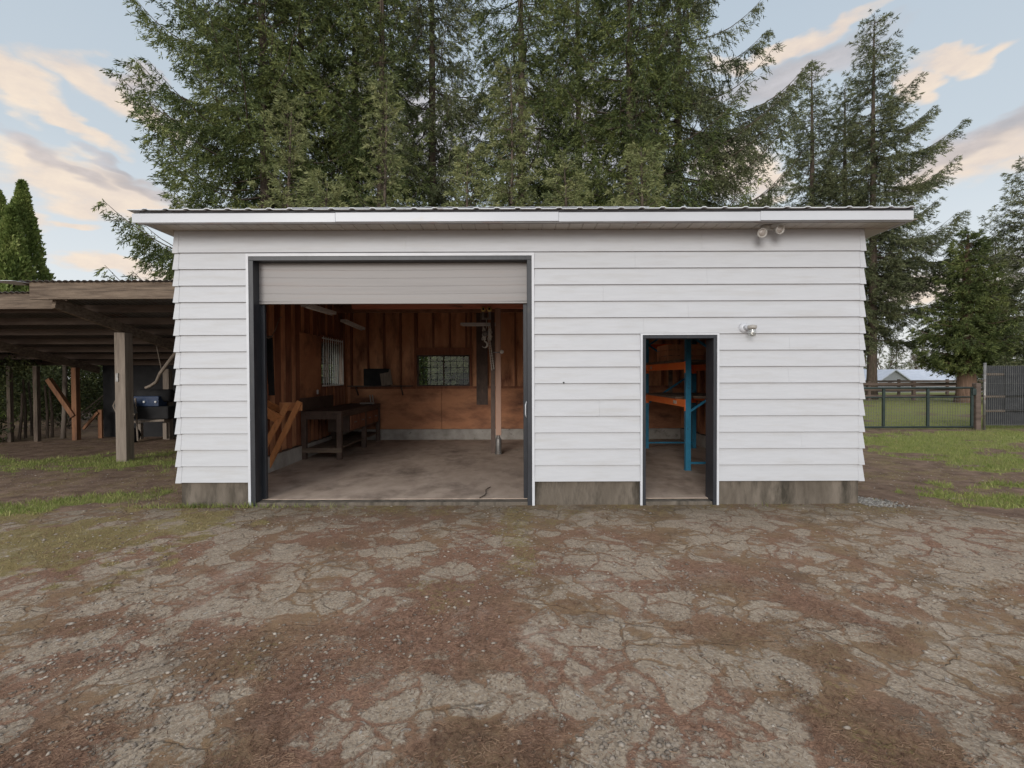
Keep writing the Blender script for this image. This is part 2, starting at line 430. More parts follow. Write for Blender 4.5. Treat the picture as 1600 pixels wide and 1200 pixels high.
# ================================================================ ground
def zones(x, y):
    """grass, moss, dirt, litter masks from the world position"""
    n = fbm(x * .9, y * .9, 4, 1) - .5
    nf = fbm(x * 3.1, y * 3.1, 4, 2) - .5
    nb = fbm(x * .35, y * .5, 3, 3) - .5
    def ell(cx, cy, rx, ry, a=0.):
        c, s = math.cos(R(a)), math.sin(R(a)); u = (x - cx) * c + (y - cy) * s; v = (y - cy) * c - (x - cx) * s
        return 1 - np.sqrt((u / rx) ** 2 + (v / ry) ** 2)
    nq = fbm(x * 7, y * 7, 3, 12) - .5
    def mk(e, k=1.6): return sstep(e + (n * 1.3 + nf * 1.5 + nq) * k * .6, -.02, .55)
    grass = mk(ell(-7.6, 3.3, 3.9, 1.0)) * .9
    for a in [(-5.2, .45, 1.7, .55, 20), (9.6, 4.8, 1.9, 3.4), (9.2, 3.0, 1.6, 1.5), (6.5, -.2, 1.8, .6, -26), (7.8, .9, 1.5, .35, -10), (12.5, 6.4, 3.5, 1.6)]:
        grass = np.maximum(grass, mk(ell(*a)) * (1.0 if a[0] > 0 or a[1] > 2 else .75))
    pad = sstep(y, 8.0, 8.8) * sstep(x, 4.0, 7.0) + sstep(y, 14, 18) * sstep(-x, -3, 6)
    grass = np.maximum(grass, np.clip(pad, 0, 1) * sstep(n + nf * .6, -.34, -.08) * .9)
    grass = grass * (1 - sstep(-(np.abs(x - .1) - 4.45), 0, .1) * sstep(y, -.15, .05))
    moss = mk(ell(-5.2, -1.4, 2.6, 1.7)) * (.62 + 1.3 * np.clip(nf + .2, 0, .5))
    moss = np.maximum(moss, sstep(y + n * .5 + nf * .3, -.75, -.2) * (.42 + nf * .7))
    moss = np.maximum(moss, mk(ell(.02, -1.0, .3, 1.3, 5)) * .6)
    moss = np.maximum(moss, sstep(nf + n, .22, .4) * .5)
    right = y + (x - 4.5) * .58 + n * .5
    left = y + .10 + n * .5 + (x + 4.4) * -.15
    dirt = np.maximum(sstep(right, -.05, .15) * (x > 3.5), sstep(left, -.1, .2) * (x < -3.0))
    dirt = np.maximum(dirt, mk(ell(-6.6, -1.0, 2.6, 1.6)) * .8)
    dirt = np.maximum(dirt, sstep(y, .3, .8))
    lit = .515 + n * .65 + nb * .55 + nf * 1.4 + (fbm(x * 1.7, y * 2.6, 3, 21) - .5) * 1.1
    for cx, cy, rx, ry, w in [(-2.2, -3.3, .8, .22, .5), (-.1, -3.0, .28, .22, .7), (1.3, -2.9, .9, .25, .35), (-3.6, -2.0, .6, .2, .4),
                              (0.2, -4.4, 2.3, .45, .18), (-1.0, -3.9, .7, .25, .45), (1.8, -2.2, 1.6, .22, .28), (-.9, -1.2, 1.6, .4, .25),
                              (-3.3, -2.7, 1.4, .35, -.35), (-1.5, -2.7, .9, .25, -.35), (1.3, -3.5, 1.0, .3, -.35), (3.0, -3.2, 1.6, .6, -.3),
                              (1.5, -.6, 2.0, .5, -.25), (.8, -1.9, .5, .3, -.3), (2.4, -1.6, .7, .2, -.25), (4.0, -1.0, 1.0, .3, -.2)]:
        lit = lit + .45 * w * sstep(ell(cx, cy, rx, ry), 0, .7)
    grass = grass * np.clip(.45 + .25 * (x > 3) + 1.6 * (fbm(x * 1.6, y * 2.2, 4, 30) - .22) - .12 * (x < -3), 0, 1)
    return grass, moss, dirt, np.clip(lit, 0, 1)

def gheight(x, y):
    h = (fbm(x * .5, y * .5, 3, 5) - .5) * .06 + (fbm(x * 2.5, y * 2.5, 3, 6) - .5) * .022
    near = np.exp(-np.maximum(0, np.maximum(np.abs(x - .1) - 4.4, np.abs(y - 3.0) - 3.2)) / .5)
    h = h * (1 - .75 * near) - .006
    inside = (np.abs(x - .1) < 4.1) & (y > .15) & (y < 5.95)
    h = np.where(inside, -.06, h)
    far = sstep(y, 38, 60)
    return h - far * 1.2 + sstep(np.hypot(x, y), 60, 200) * (fbm(x * .02, y * .02, 3, 8) - .4) * 1.5

def axis_lines(a, b, fine, lo, hi, growth=1.09):
    xs = list(np.arange(a, b, fine))
    s = fine; v = xs[-1]
    while v < hi: s *= growth; v += s; xs.append(v)
    s = fine; v = xs[0]; left = []
    while v > lo: s *= growth; v -= s; left.append(v)
    return np.array(left[::-1] + xs)
gx = axis_lines(-8, 8, .045, -900, 900)
gy = axis_lines(-5, 3.0, .045, -60, 1200)
X, Y = np.meshgrid(gx, gy)
Z = gheight(X, Y)
V = np.stack([X.ravel(), Y.ravel(), Z.ravel()], 1)
nx, ny = len(gx), len(gy)
ii = np.arange(nx * ny).reshape(ny, nx)
F = np.stack([ii[:-1, :-1].ravel(), ii[:-1, 1:].ravel(), ii[1:, 1:].ravel(), ii[1:, :-1].ravel()], 1)

def ground_material():
    m, nt, b = mat_base('yard_ground')
    N = nt.nodes.new; L = nt.links.new
    def put(s, v):
        if isinstance(v, bpy.types.NodeSocket): L(v, s)
        else: s.default_value = v
    def MA(op, a, b_=0., c=None, clamp=False):
        n = N('ShaderNodeMath'); n.operation = op; n.use_clamp = clamp
        put(n.inputs[0], a); put(n.inputs[1], b_)
        if c is not None: put(n.inputs[2], c)
        return n.outputs[0]
    def RG(x, lo, hi, a=0., b_=1., smooth=True):
        n = N('ShaderNodeMapRange'); n.interpolation_type = 'SMOOTHSTEP' if smooth else 'LINEAR'
        put(n.inputs[0], x); n.inputs[1].default_value = lo; n.inputs[2].default_value = hi
        n.inputs[3].default_value = a; n.inputs[4].default_value = b_
        return n.outputs[0]
    def MX(f, a, b_):
        n = N('ShaderNodeMix'); n.data_type = 'RGBA'; put(n.inputs[0], f)
        for i, v in ((6, a), (7, b_)):
            if isinstance(v, tuple): n.inputs[i].default_value = v + (1,)
            else: L(v, n.inputs[i])
        return n.outputs[2]
    g = N('ShaderNodeNewGeometry'); P = g.outputs['Position']
    def NZ(scale, detail=5, rough=.6, vec=None, dist=0.):
        n = N('ShaderNodeTexNoise'); n.inputs['Scale'].default_value = scale; n.inputs['Detail'].default_value = detail
        n.inputs['Roughness'].default_value = rough; n.inputs['Distortion'].default_value = dist
        L(vec or P, n.inputs[0]); return n
    at = N('ShaderNodeVertexColor'); at.layer_name = 'zone'
    sp = N('ShaderNodeSeparateColor'); L(at.outputs['Color'], sp.inputs[0])
    grass, moss, dirt = sp.outputs; lit = at.outputs['Alpha']
    # warp for crack network
    w = NZ(2.2, 4); w2 = N('ShaderNodeVectorMath'); w2.operation = 'MULTIPLY_ADD'
    L(w.outputs['Color'], w2.inputs[0]); w2.inputs[1].default_value = (.42, .42, 0); L(P, w2.inputs[2])
    def VOR(scale, feature, vec):
        v = N('ShaderNodeTexVoronoi'); v.feature = feature; v.inputs['Scale'].default_value = scale; L(vec, v.inputs['Vector']); return v
    cr1 = VOR(2.1, 'DISTANCE_TO_EDGE', w2.outputs[0])
    cr2 = VOR(4.2, 'DISTANCE_TO_EDGE', w2.outputs[0])
    cell = VOR(4.2, 'F1', w2.outputs[0])
    cellr = N('ShaderNodeSeparateColor'); L(cell.outputs['Color'], cellr.inputs[0])
    n_m = NZ(3.5, 6, .62); n_f = NZ(22, 6, .7); n_ff = NZ(110, 4, .7); n_b = NZ(.8, 4)
    edge1 = MA('MULTIPLY', RG(cr1.outputs['Distance'], .0, .026, 1, 0), RG(n_b.outputs[0], .44, .58))
    edge2 = RG(cr2.outputs['Distance'], .0, .13, 1, 0)
    # litter fills low spots and cracks
    q = MA('ADD', lit, MA('MULTIPLY', MA('SUBTRACT', n_m.outputs[0], .5), 1.5))
    q = MA('ADD', q, MA('MULTIPLY', MA('SUBTRACT', n_f.outputs[0], .5), 1.3))
    q = MA('ADD', q, MA('MULTIPLY', MA('SUBTRACT', cellr.outputs[0], .5), .75))
    q = MA('ADD', q, MA('MULTIPLY', edge2, .52))
    q = MA('ADD', q, MA('MULTIPLY', edge1, .22))
    q = MA('ADD', q, MA('MULTIPLY', MA('SUBTRACT', n_ff.outputs[0], .5), .8))
    n_k = NZ(9, 6, .7); q = MA('ADD', q, MA('MULTIPLY', MA('SUBTRACT', n_k.outputs[0], .5), 1.6))
    mlit = RG(q, .30, .84, .05, .96)
    # asphalt
    asp = MX(n_m.outputs[0], (.19, .142, .102), (.50, .405, .305))
    asp = MX(RG(n_f.outputs[0], .40, .70, 0, .7), asp, (.34, .275, .20))
    ston = VOR(85, 'F1', P); ssr = N('ShaderNodeSeparateColor'); L(ston.outputs['Color'], ssr.inputs[0])
    asp = MX(RG(ssr.outputs[0], .5, 1, 0, .42, False), asp, (.56, .49, .41))
    asp = MX(RG(ssr.outputs[1], .55, 1, 0, .5, False), asp, (.075, .062, .052))
    asp = MX(MA('MULTIPLY', edge1, .5), asp, (.06, .042, .03))
    cr3 = VOR(9.5, 'DISTANCE_TO_EDGE', w2.outputs[0]); asp = MX(MA('MULTIPLY', RG(cr3.outputs['Distance'], 0, .035, .55, 0), RG(n_m.outputs[0], .45, .6)), asp, (.07, .05, .036))
    # litter of dead needles and dirt
    sc = N('ShaderNodeMapping'); sc.inputs['Scale'].default_value = (1, 2.2, 1); sc.inputs['Rotation'].default_value = (0, 0, .5); L(w2.outputs[0], sc.inputs[0])
    n_s = NZ(45, 5, .7, sc.outputs[0])
    litc = MX(RG(n_s.outputs[0], .3, .7), (.115, .060, .042), (.33, .19, .125))
    litc = MX(RG(n_b.outputs[0], .42, .62), litc, MX(n_f.outputs[0], (.13, .078, .046), (.32, .215, .12)))
    c = MX(mlit, asp, litc)
    sy_ = N('ShaderNodeSeparateXYZ'); L(P, sy_.inputs[0])
    damp = RG(MA('ADD', sy_.outputs[1], MA('MULTIPLY', MA('SUBTRACT', n_m.outputs[0], .5), 2.2)), -1.2, .1, 0, .55); c = MX(damp, c, MX(n_s.outputs[0], (.075, .058, .040), (.17, .14, .095)))
    # darker damp stains and bleached wear across both
    wn_ = NZ(1.7, 5, .65); c = MX(RG(wn_.outputs[0], .55, .72, 0, .45), c, (.085, .062, .047))
    wl_ = NZ(1.3, 5, .7, w2.outputs[0]); c = MX(MA('MULTIPLY', RG(wl_.outputs[0], .54, .70, 0, .5), RG(n_ff.outputs[0], .35, .6)), c, (.46, .39, .32))
    # dirt zone
    dc = MX(RG(n_m.outputs[0], .3, .7), (.10, .060, .042), (.24, .16, .115))
    dc = MX(RG(n_s.outputs[0], .45, .75, 0, .55), dc, (.24, .18, .135))
    dirtq = RG(MA('ADD', dirt, MA('MULTIPLY', MA('SUBTRACT', n_f.outputs[0], .5), .6)), .35, .65)
    c = MX(dirtq, c, dc)
    # moss / thin grass
    mq = RG(MA('ADD', moss, MA('MULTIPLY', MA('SUBTRACT', n_f.outputs[0], .5), 1.6)), .35, .85, 0, .85)
    c = MX(mq, c, MX(n_s.outputs[0], (.12, .092, .034), (.34, .275, .115)))
    gq = RG(MA('ADD', grass, MA('MULTIPLY', MA('SUBTRACT', n_f.outputs[0], .5), 1.0)), .30, .7, 0, .95)
    gc = MX(n_s.outputs[0], (.095, .12, .03), (.29, .30, .085))
    gc = MX(RG(n_b.outputs[0], .4, .7, 0, .5), gc, (.22, .185, .08))
    c = MX(gq, c, gc)
    # pale stones scattered in the surface
    st = VOR(26, 'F1', w2.outputs[0]); sr = N('ShaderNodeSeparateColor'); L(st.outputs['Color'], sr.inputs[0])
    sel = MA('MULTIPLY', RG(sr.outputs[0], .86, .88), RG(st.outputs['Distance'], .22, .30, 1, 0))
    sel = MA('MULTIPLY', sel, RG(gq, .2, .6, 1, 0))
    c = MX(MA('MULTIPLY', sel, .75), c, MX(sr.outputs[1], (.25, .21, .17), (.48, .44, .40)))
    L(c, b.inputs['Base Color'])
    b.inputs['Roughness'].default_value = .92; b.inputs['Specular IOR Level'].default_value = .2
    h = MA('MULTIPLY', n_f.outputs[0], .55)
    h = MA('ADD', h, MA('MULTIPLY', n_ff.outputs[0], .35))
    h = MA('ADD', h, MA('MULTIPLY', MA('SUBTRACT', 1., mlit), .5))
    h = MA('SUBTRACT', h, MA('MULTIPLY', edge1, .5))
    h = MA('ADD', h, MA('MULTIPLY', sel, .6))
    h = MA('ADD', h, MA('MULTIPLY', n_s.outputs[0], .3))
    bp = N('ShaderNodeBump'); bp.inputs['Strength'].default_value = .9; bp.inputs['Distance'].default_value = .022
    L(h, bp.inputs['Height']); L(bp.outputs[0], b.inputs['Normal'])
    return m
M_ground = ground_material()
ground = kind(np_mesh('ground', V, F, M_ground, smooth=True), 'structure')
G_, Mo_, D_, Li_ = zones(X.ravel(), Y.ravel())
ca = ground.data.color_attributes.new('zone', 'FLOAT_COLOR', 'POINT')
ca.data.foreach_set('color', np.stack([G_, Mo_, D_, Li_], 1).astype(np.float32).ravel())

# ---- scatter on the ground (uncountable stuff)
rng = np.random.default_rng(5)
def clear_of_building(x, y, m=.0):
    return ~((x > -4.16 - m) & (x < 4.36 + m) & (y > -.03 - m) & (y < 6.2 + m))
def frustum_pts(n, d0, d1, power=1.0):
    """points in front of the house spread so they cover the yard evenly per picture area nearby"""
    d = d0 * (d1 / d0) ** rng.random(n)
    x = (rng.random(n) * 2 - 1) * 1.12 * d
    return x, d - 6.0

def blades(name, x, y, hgt, wid, mat, lean=.5, label=None):
    n = len(x); a = rng.random(n) * 2 * math.pi; b = rng.random(n) * 2 * math.pi
    z = gheight(x, y) - .005
    h = hgt * (.5 + rng.random(n)); w = wid * (.6 + .8 * rng.random(n)) / 2
    l = h * lean * rng.random(n) * 1.4
    bx, by = np.cos(a) * w, np.sin(a) * w
    p0 = np.stack([x - bx, y - by, z], 1); p1 = np.stack([x + bx, y + by, z], 1)
    mx_, my_ = x + np.cos(b) * l * .35, y + np.sin(b) * l * .35
    p2 = np.stack([mx_ + bx * .7, my_ + by * .7, z + h * .6], 1); p3 = np.stack([mx_ - bx * .7, my_ - by * .7, z + h * .6], 1)
    p4 = np.stack([x + np.cos(b) * l, y + np.sin(b) * l, z + h], 1)
    V = np.stack([p0, p1, p2, p3, p4, p4], 1).reshape(-1, 3)
    k = np.arange(n)[:, None] * 6
    F = np.concatenate([k + np.array([[0, 1, 2]]), k + np.array([[0, 2, 3]]), k + np.array([[3, 2, 4]])])
    return kind(np_mesh(name, V, F, mat), 'stuff')

def pick(x, y, m, p=1.0):
    k = (rng.random(len(x)) < m * p) & clear_of_building(x, y)
    return x[k], y[k]

x, y = frustum_pts(260000, 4.2, 17)
k = (y > -2.6)
x, y = x[k], y[k]
g, mo, di, li = zones(x, y)
gx1, gy1 = pick(x, y, sstep(g, .25, .7), .9)
blades('grass', gx1, gy1, .05, .007, M_blades, .9)
x, y = frustum_pts(160000, 3.2, 12)
g, mo, di, li = zones(x, y)
dx1, dy1 = pick(x, y, np.clip(sstep(mo, .4, .9) * .45 + sstep(g, .15, .5) * .4, 0, 1), .5)
blades('dry_grass', dx1, dy1, .028, .005, M_dry, 1.4)
# tufts along the foundation and the threshold
tx, ty = [], []
for cx, n, s in [(-4.0, 60, .10), (-3.75, 120, .14), (-3.5, 40, .1), (-3.28, 70, .05), (-3.0, 60, .16), (-2.6, 30, .2), (-4.3, 160, .2), (3.1, 20, .3), (-2.2, 20, .2)]:
    tx.append(cx + rng.normal(0, s, n)); ty.append(-.05 - np.abs(rng.normal(0, .03, n)))
tx = np.concatenate(tx); ty = np.concatenate(ty)
blades('foundation_grass', tx, ty, .06, .006, M_blades, .9)

def chips(name, x, y, smin, smax, mat, flat=.45, power=3.0):
    """small stones: squashed irregular octahedra"""
    n = len(x)
    s = smin + (smax - smin) * rng.random(n) ** power
    a = rng.random(n) * 2 * math.pi
    base = np.array([[1, 0, 0], [.35, .9, 0], [-.8, .6, 0], [-.75, -.6, 0], [.4, -.85, 0], [.1, .05, .8], [0, 0, -.5]])
    B = base[None] * (1 + (rng.random((n, 7, 1)) - .5) * .5)
    B[:, :, 1] *= (.55 + .4 * rng.random((n, 1))); B[:, :, 2] *= flat
    B *= s[:, None, None]
    c, sn = np.cos(a)[:, None], np.sin(a)[:, None]
    bx = B[:, :, 0] * c - B[:, :, 1] * sn; by = B[:, :, 0] * sn + B[:, :, 1] * c
    z = gheight(x, y)[:, None] + B[:, :, 2] + s[:, None] * .12
    V = np.stack([x[:, None] + bx, y[:, None] + by, z], 2).reshape(-1, 3)
    f = []
    for i in range(5): j = (i + 1) % 5; f += [(i, j, 5), (j, i, 6)]
    F = (np.arange(n)[:, None, None] * 7 + np.array(f)[None]).reshape(-1, 3)
    return kind(np_mesh(name, V, F, mat), 'stuff')

x, y = frustum_pts(60000, 1.5, 9)
clump = fbm(x * 1.3, y * 1.3, 3, 9)
g, mo, di, li = zones(x, y)
k = (rng.random(len(x)) < sstep(clump, .46, .72) * .55 + .03) & clear_of_building(x, y) & (g < .5)
chips('loose_pebbles', x[k], y[k], .003, .022, M_pebble, .5, 4.5)
# pale gravel spilled at the right-hand corner of the shop
t = rng.random(620)
wx = 4.36 + np.abs(rng.normal(0, .19, 620)); wy = .32 - t * .38 + rng.normal(0, .05, 620) - (wx - 4.4) * .35
k = wx < 5.0
chips('white_gravel', wx[k], wy[k], .012, .028, M_whitegravel, .7, 1.5)

# needles: thin slivers lying on the ground
x, y = frustum_pts(120000, 1.5, 8)
g, mo, di, li = zones(x, y)
k = (rng.random(len(x)) < .12 + .85 * sstep(li, .4, .8)) & clear_of_building(x, y, .0)
x, y = x[k], y[k]
n = len(x); a = rng.random(n) * 6.283; l = .005 + .012 * rng.random(n); w = .0008 + .0007 * rng.random(n)
z = gheight(x, y) + .004
ux, uy = np.cos(a) * l, np.sin(a) * l; vx, vy = -np.sin(a) * w, np.cos(a) * w
tilt = (rng.random(n) - .3) * .008
V = np.stack([np.stack([x - ux - vx, y - uy - vy, z], 1), np.stack([x - ux + vx, y - uy + vy, z + .001], 1),
              np.stack([x + ux + vx, y + uy + vy, z + .002 + tilt], 1), np.stack([x + ux - vx, y + uy - vy, z + tilt], 1)], 1).reshape(-1, 3)
kind(np_mesh('needle_litter', V, np.arange(n * 4).reshape(-1, 4), M_needle), 'stuff')

# ================================================================ the workshop
shop = thing('workshop_building', 'white clapboard workshop with open roller door and low sloping metal roof', 'building', (0, 0, 0))
WX0, WX1 = -4.17, 4.36        # outer wall planes
YB = 6.15
GX0, GX1, GZ = -3.25, .245, 3.09   # garage opening outer edge of black frame
DX0, DX1, DZ = 1.62, 2.54, 2.105
ZT = 3.415                    # soffit level
# concrete foundation
b = MB()
for a, c in ((WX0 + .03, GX0 - .03), (GX1 + .03, DX0 - .03), (DX1 + .03, WX1 - .03)): b.box(a, c, .03, .17, -.12, .295)
b.box(WX0 + .03, WX0 + .17, .17, YB - .03, -.12, .295); b.box(WX1 - .17, WX1 - .03, .17, YB - .03, -.12, .295)
b.box(WX0 + .17, WX1 - .17, YB - .17, YB - .03, -.12, .295)
b.build('foundation', M_base, shop, bevel=.006)
# interior curb faces (paler, inside)
b = MB(); b.box(WX0 + .173, WX0 + .20, .18, YB - .2, -.1, .30); b.box(WX0 + .20, WX1 - .2, YB - .20, YB - .173, -.1, .30)
b.box(WX1 - .20, WX1 - .173, .18, YB - .2, -.1, .30); b.build('curb', M_curb, shop, bevel=.006)
b = MB(); b.box(WX0 + .17, WX1 - .17, .16, YB - .17, -.1, .04)
slab = b.build('floor_slab', M_slab, shop)
for q0, q1 in ((GX0 + .05, GX1 - .05), (DX0 + .045, DX1 - .045)): MB().box(q0, q1, .004, .158, -.1, .034).build('threshold', M_base, shop, bevel=.008)
# wall cores
b = MB()
b.box(WX0 + .02, GX0, .02, .13, .297, ZT); b.box(GX0, GX1, .02, .13, GZ, ZT); b.box(GX1, DX0, .02, .13, .297, ZT)
b.box(DX0, DX1, .02, .13, DZ, ZT); b.box(DX1, WX1 - .02, .02, .13, .297, ZT)
b.box(WX0 + .02, WX0 + .06, .13, YB - .02, .297, ZT - .02); b.box(WX1 - .06, WX1 - .02, .13, YB - .02, .297, ZT - .02)
LW = (4.2, 5.45, 1.43, 2.36)     # left window y0,y1,z0,z1
BW = (-2.37, -1.05, 1.36, 2.14)  # back window x0,x1,z0,z1
b2 = MB()
b2.box(WX0 + .06, BW[0], YB - .06, YB - .02, .297, ZT - .05); b2.box(BW[1], WX1 - .06, YB - .06, YB - .02, .297, ZT - .05)
b2.box(BW[0], BW[1], YB - .06, YB - .02, .297, BW[2]); b2.box(BW[0], BW[1], YB - .06, YB - .02, BW[3], ZT - .05)
wl = MB()
wl.box(WX0 + .02, WX0 + .06, .13, LW[0], .297, ZT - .02); wl.box(WX0 + .02, WX0 + .06, LW[1], YB - .02, .297, ZT - .02)
wl.box(WX0 + .02, WX0 + .06, LW[0], LW[1], .297, LW[2]); wl.box(WX0 + .02, WX0 + .06, LW[0], LW[1], LW[3], ZT - .02)
# drop the solid left panel again: rebuild cores without it
b = MB()
b.box(WX0 + .02, GX0, .02, .13, .297, ZT); b.box(GX0, GX1, .02, .13, GZ, ZT); b.box(GX1, DX0, .02, .13, .297, ZT)
b.box(DX0, DX1, .02, .13, DZ, ZT); b.box(DX1, WX1 - .02, .02, .13, .297, ZT)
b.box(WX1 - .06, WX1 - .02, .13, YB - .02, .297, ZT - .02)
b.add(wl.v, wl.f); b.add(b2.v, b2.f)
b.build('wall', M_ply, shop)
# lap siding
def lap(mb, a0, a1, z0, z1, Z0, exp, place):
    """one course piece from a0..a1 along the wall; Z0 course bottom; place(a, out, z)"""
    t = lambda z: .029 - .025 * (z - Z0) / exp
    v = [place(a0, t(z0), z0), place(a1, t(z0), z0), place(a1, 0, z0), place(a0, 0, z0),
         place(a0, t(z1), z1), place(a1, t(z1), z1), place(a1, 0, z1), place(a0, 0, z1)]
    mb.add(v, [(0,3,2,1),(4,5,6,7),(0,1,5,4),(1,2,6,5),(2,3,7,6),(3,0,4,7)])
EXP = .2035
def side_wall(mb, a0, a1, place, holes, ztop, rs):
    rr = random.Random(rs)
    z = .292; i = 0
    while z < ztop - .01:
        zt = min(z + EXP, ztop)
        if z > 3.05: zt = ztop
        cuts = sorted({z, zt} | {h[2] for h in holes if z < h[2] < zt} | {h[3] for h in holes if z < h[3] < zt})
        for c0, c1 in zip(cuts[:-1], cuts[1:]):
            segs = [(a0, a1)]
            for h in holes:
                if c0 < h[3] - 1e-4 and c1 > h[2] + 1e-4:
                    ns = []
                    for s0, s1 in segs:
                        if h[0] > s0: ns.append((s0, min(s1, h[0])))
                        if h[1] < s1: ns.append((max(s0, h[1]), s1))
                    segs = [q for q in ns if q[1] - q[0] > .01]
            for s0, s1 in segs:
                j = s0 + rr.uniform(.8, 3.2)
                p = s0
                while j < s1 - .5:
                    lap(mb, p, j - .0006, c0, c1, z, zt - z, place); p = j + .0006; j += 3.66
                lap(mb, p, s1, c0, c1, z, zt - z, place)
        z = zt
b = MB()
hg = (GX0 - .035, GX1 + .035, 0, GZ + .04); hd = (DX0 - .03, DX1 + .03, 0, DZ + .025)
side_wall(b, WX0 - .004, WX1 + .004, lambda a, o, z: (a, .018 - o, z), [hg, hd], ZT - .002, 1)
side_wall(b, .02, YB, lambda a, o, z: (WX0 + .018 - o, a, z), [(LW[0], LW[1], LW[2], LW[3])], ZT - .03, 2)
side_wall(b, .02, YB, lambda a, o, z: (WX1 - .018 + o, a, z), [], ZT - .03, 3)
side_wall(b, WX0, WX1, lambda a, o, z: (a, YB - .018 + o, z), [BW], ZT - .06, 4)
b.build('siding', M_siding, shop)
# corner caps: a short bent metal cap on every course, as on lap siding
z = .292
while z < 3.35:
    zt = min(z + EXP, ZT - .005)
    if z > 3.05: zt = ZT - .005
    for sx, ex in ((-1, WX0), (1, WX1)):
        o0, o1 = .031, .006
        vs_ = []
        for zz, o in ((z - .006, o0), (zt - .006, o1)):
            vs_ += [(ex + sx * (o * .62 - .002), .0165 - o, zz), (ex - sx * .055, .016 - o, zz), (ex - sx * .055, .03, zz), (ex + sx * (o * .62 - .002), .07, zz)]
        MB().add(vs_, [(0,3,2,1),(4,5,6,7),(0,1,5,4),(1,2,6,5),(2,3,7,6),(3,0,4,7)]).build('corner_cap', M_siding, shop)
    z = zt
    if zt > ZT - .02: break
# white casings and black frames
b = MB()
b.box(GX0 - .033, GX0 - .002, -.012, .02, -.01, GZ + .036); b.box(GX1 + .002, GX1 + .033, -.012, .02, -.01, GZ + .036)
b.box(GX0 - .002, GX1 + .002, -.012, .02, GZ + .002, GZ + .036)
b.box(DX0 - .028, DX0 - .002, -.012, .02, -.01, DZ + .022); b.box(DX1 + .002, DX1 + .028, -.012, .02, -.01, DZ + .022)
b.box(DX0 - .002, DX1 + .002, -.012, .02, DZ + .002, DZ + .022)
b.build('casing', M_trim, shop)
b = MB()
b.box(GX0, GX0 + .055, -.006, .17, -.02, GZ - .05); b.box(GX1 - .055, GX1, -.006, .17, -.02, GZ - .05); b.box(GX0, GX1, -.006, .17, GZ - .05, GZ)
b.box(GX0 + .04, GX0 + .10, .172, .22, .0, GZ - .05); b.box(GX1 - .10, GX1 - .04, .172, .22, .0, GZ - .05)
b.build('garage_door_frame', M_black, shop, bevel=.003)
b = MB()
b.box(DX0, DX0 + .04, -.006, .20, -.01, DZ - .04); b.box(DX1 - .04, DX1, -.006, .24, -.01, DZ - .04); b.box(DX0, DX1, -.006, .20, DZ - .04, DZ)
b.build('door_frame', M_black, shop, bevel=.003)
# roller curtain
b = MB()
zb, zt = 2.555, 3.06
nsl = 5; hsl = (zt - zb) / nsl
prof = []
for i in range(nsl):
    z0 = zb + i * hsl
    prof += [(.1412, z0 + .001), (.1392, z0 + .004), (.1385, z0 + hsl * .5), (.1392, z0 + hsl - .004), (.1412, z0 + hsl - .001)]
xs = np.linspace(GX0 + .035, GX1 - .035, 13)
for sgn, off in ((1, 0), (-1, .02)):
    for i in range(len(xs) - 1):
        for j in range(len(prof) - 1):
            sag = lambda xx: -.012 * math.sin(math.pi * (xx - xs[0]) / (xs[-1] - xs[0]))
            q = [(xs[i], prof[j][0] + off, prof[j][1] + sag(xs[i])), (xs[i+1], prof[j][0] + off, prof[j][1] + sag(xs[i+1])),
                 (xs[i+1], prof[j+1][0] + off, prof[j+1][1] + sag(xs[i+1])), (xs[i], prof[j+1][0] + off, prof[j+1][1] + sag(xs[i]))]
            b.add(q, [(0, 1, 2, 3)[::sgn]])
rd = b.build('roller_door', M_door, shop)
MB().box(xs[0], xs[-1], .134, .172, zb - .03, zb - .004).build('bottom_rail', M_door, rd, bevel=.004)
MB().tube([(GX0 + .0, .42, 3.16), (GX1, .42, 3.16)], .17, 20).build('curtain_roll', M_door, rd, smooth=True)
MB().tube([(GX1 - .063, .10, 1.28), (GX1 - .075, .08, 1.24), (GX1 - .075, .08, 1.12), (GX1 - .063, .10, 1.08)], .008, 8).build('handle', M_trim, rd, smooth=True)
# soffit boards, fascia, roof
OY = -.34
RX0, RX1 = -4.33, 4.68
b = MB()
x = RX0 + .01
while x < RX1 - .02:
    b.box(x, min(x + .152, RX1 - .01), OY + .02, .012, ZT, ZT + .012)
    b.box(x + .156, min(x + .162, RX1 - .01), OY + .02, .012, ZT + .006, ZT + .012)
    x += .162
b.build('soffit', M_soffit, shop)
b = MB(); b.box(RX0 + .01, RX1 - .01, OY + .02, -.002, ZT + .0135, ZT + .03); b.box(RX0 + .01, WX0 - .01, 0, YB + .2, ZT - .012, ZT + .01)
b.box(WX1 + .01, RX1 - .01, 0, YB + .2, ZT - .012, ZT + .01)
b.build('soffit_backing', M_soffit, shop)
b = MB()
xs = [RX0 - .09, -2.05, .55, 2.9, RX1 + .0]
for i in range(4):
    dz = [.0, .003, -.002, .004][i]
    b.box(xs[i] + .001, xs[i+1] - .001, OY - .004 - .002 * (i % 2), OY + .018, ZT - .012 + dz, ZT + .095 + dz)
b.box(RX0 - .01, RX0 + .008, OY + .02, YB + .22, ZT - .012, ZT + .09); b.box(RX1 - .01, RX1 + .008, OY + .02, YB + .22, ZT - .012, ZT + .09)
b.build('fascia', M_fascia, shop, bevel=.003)
MB().box(RX0 - .02, RX1 - .02, OY - .001, OY + .02, ZT - .030, ZT - .0135).build('drip_edge', M_shedroof, shop)
MB().box(RX0, RX1, OY + .004, YB + .2, ZT + .097, ZT + .122).build('roof_shade_strip', M_roofshade, shop)  # dark strip painting the shadow gap between fascia and roof sheet
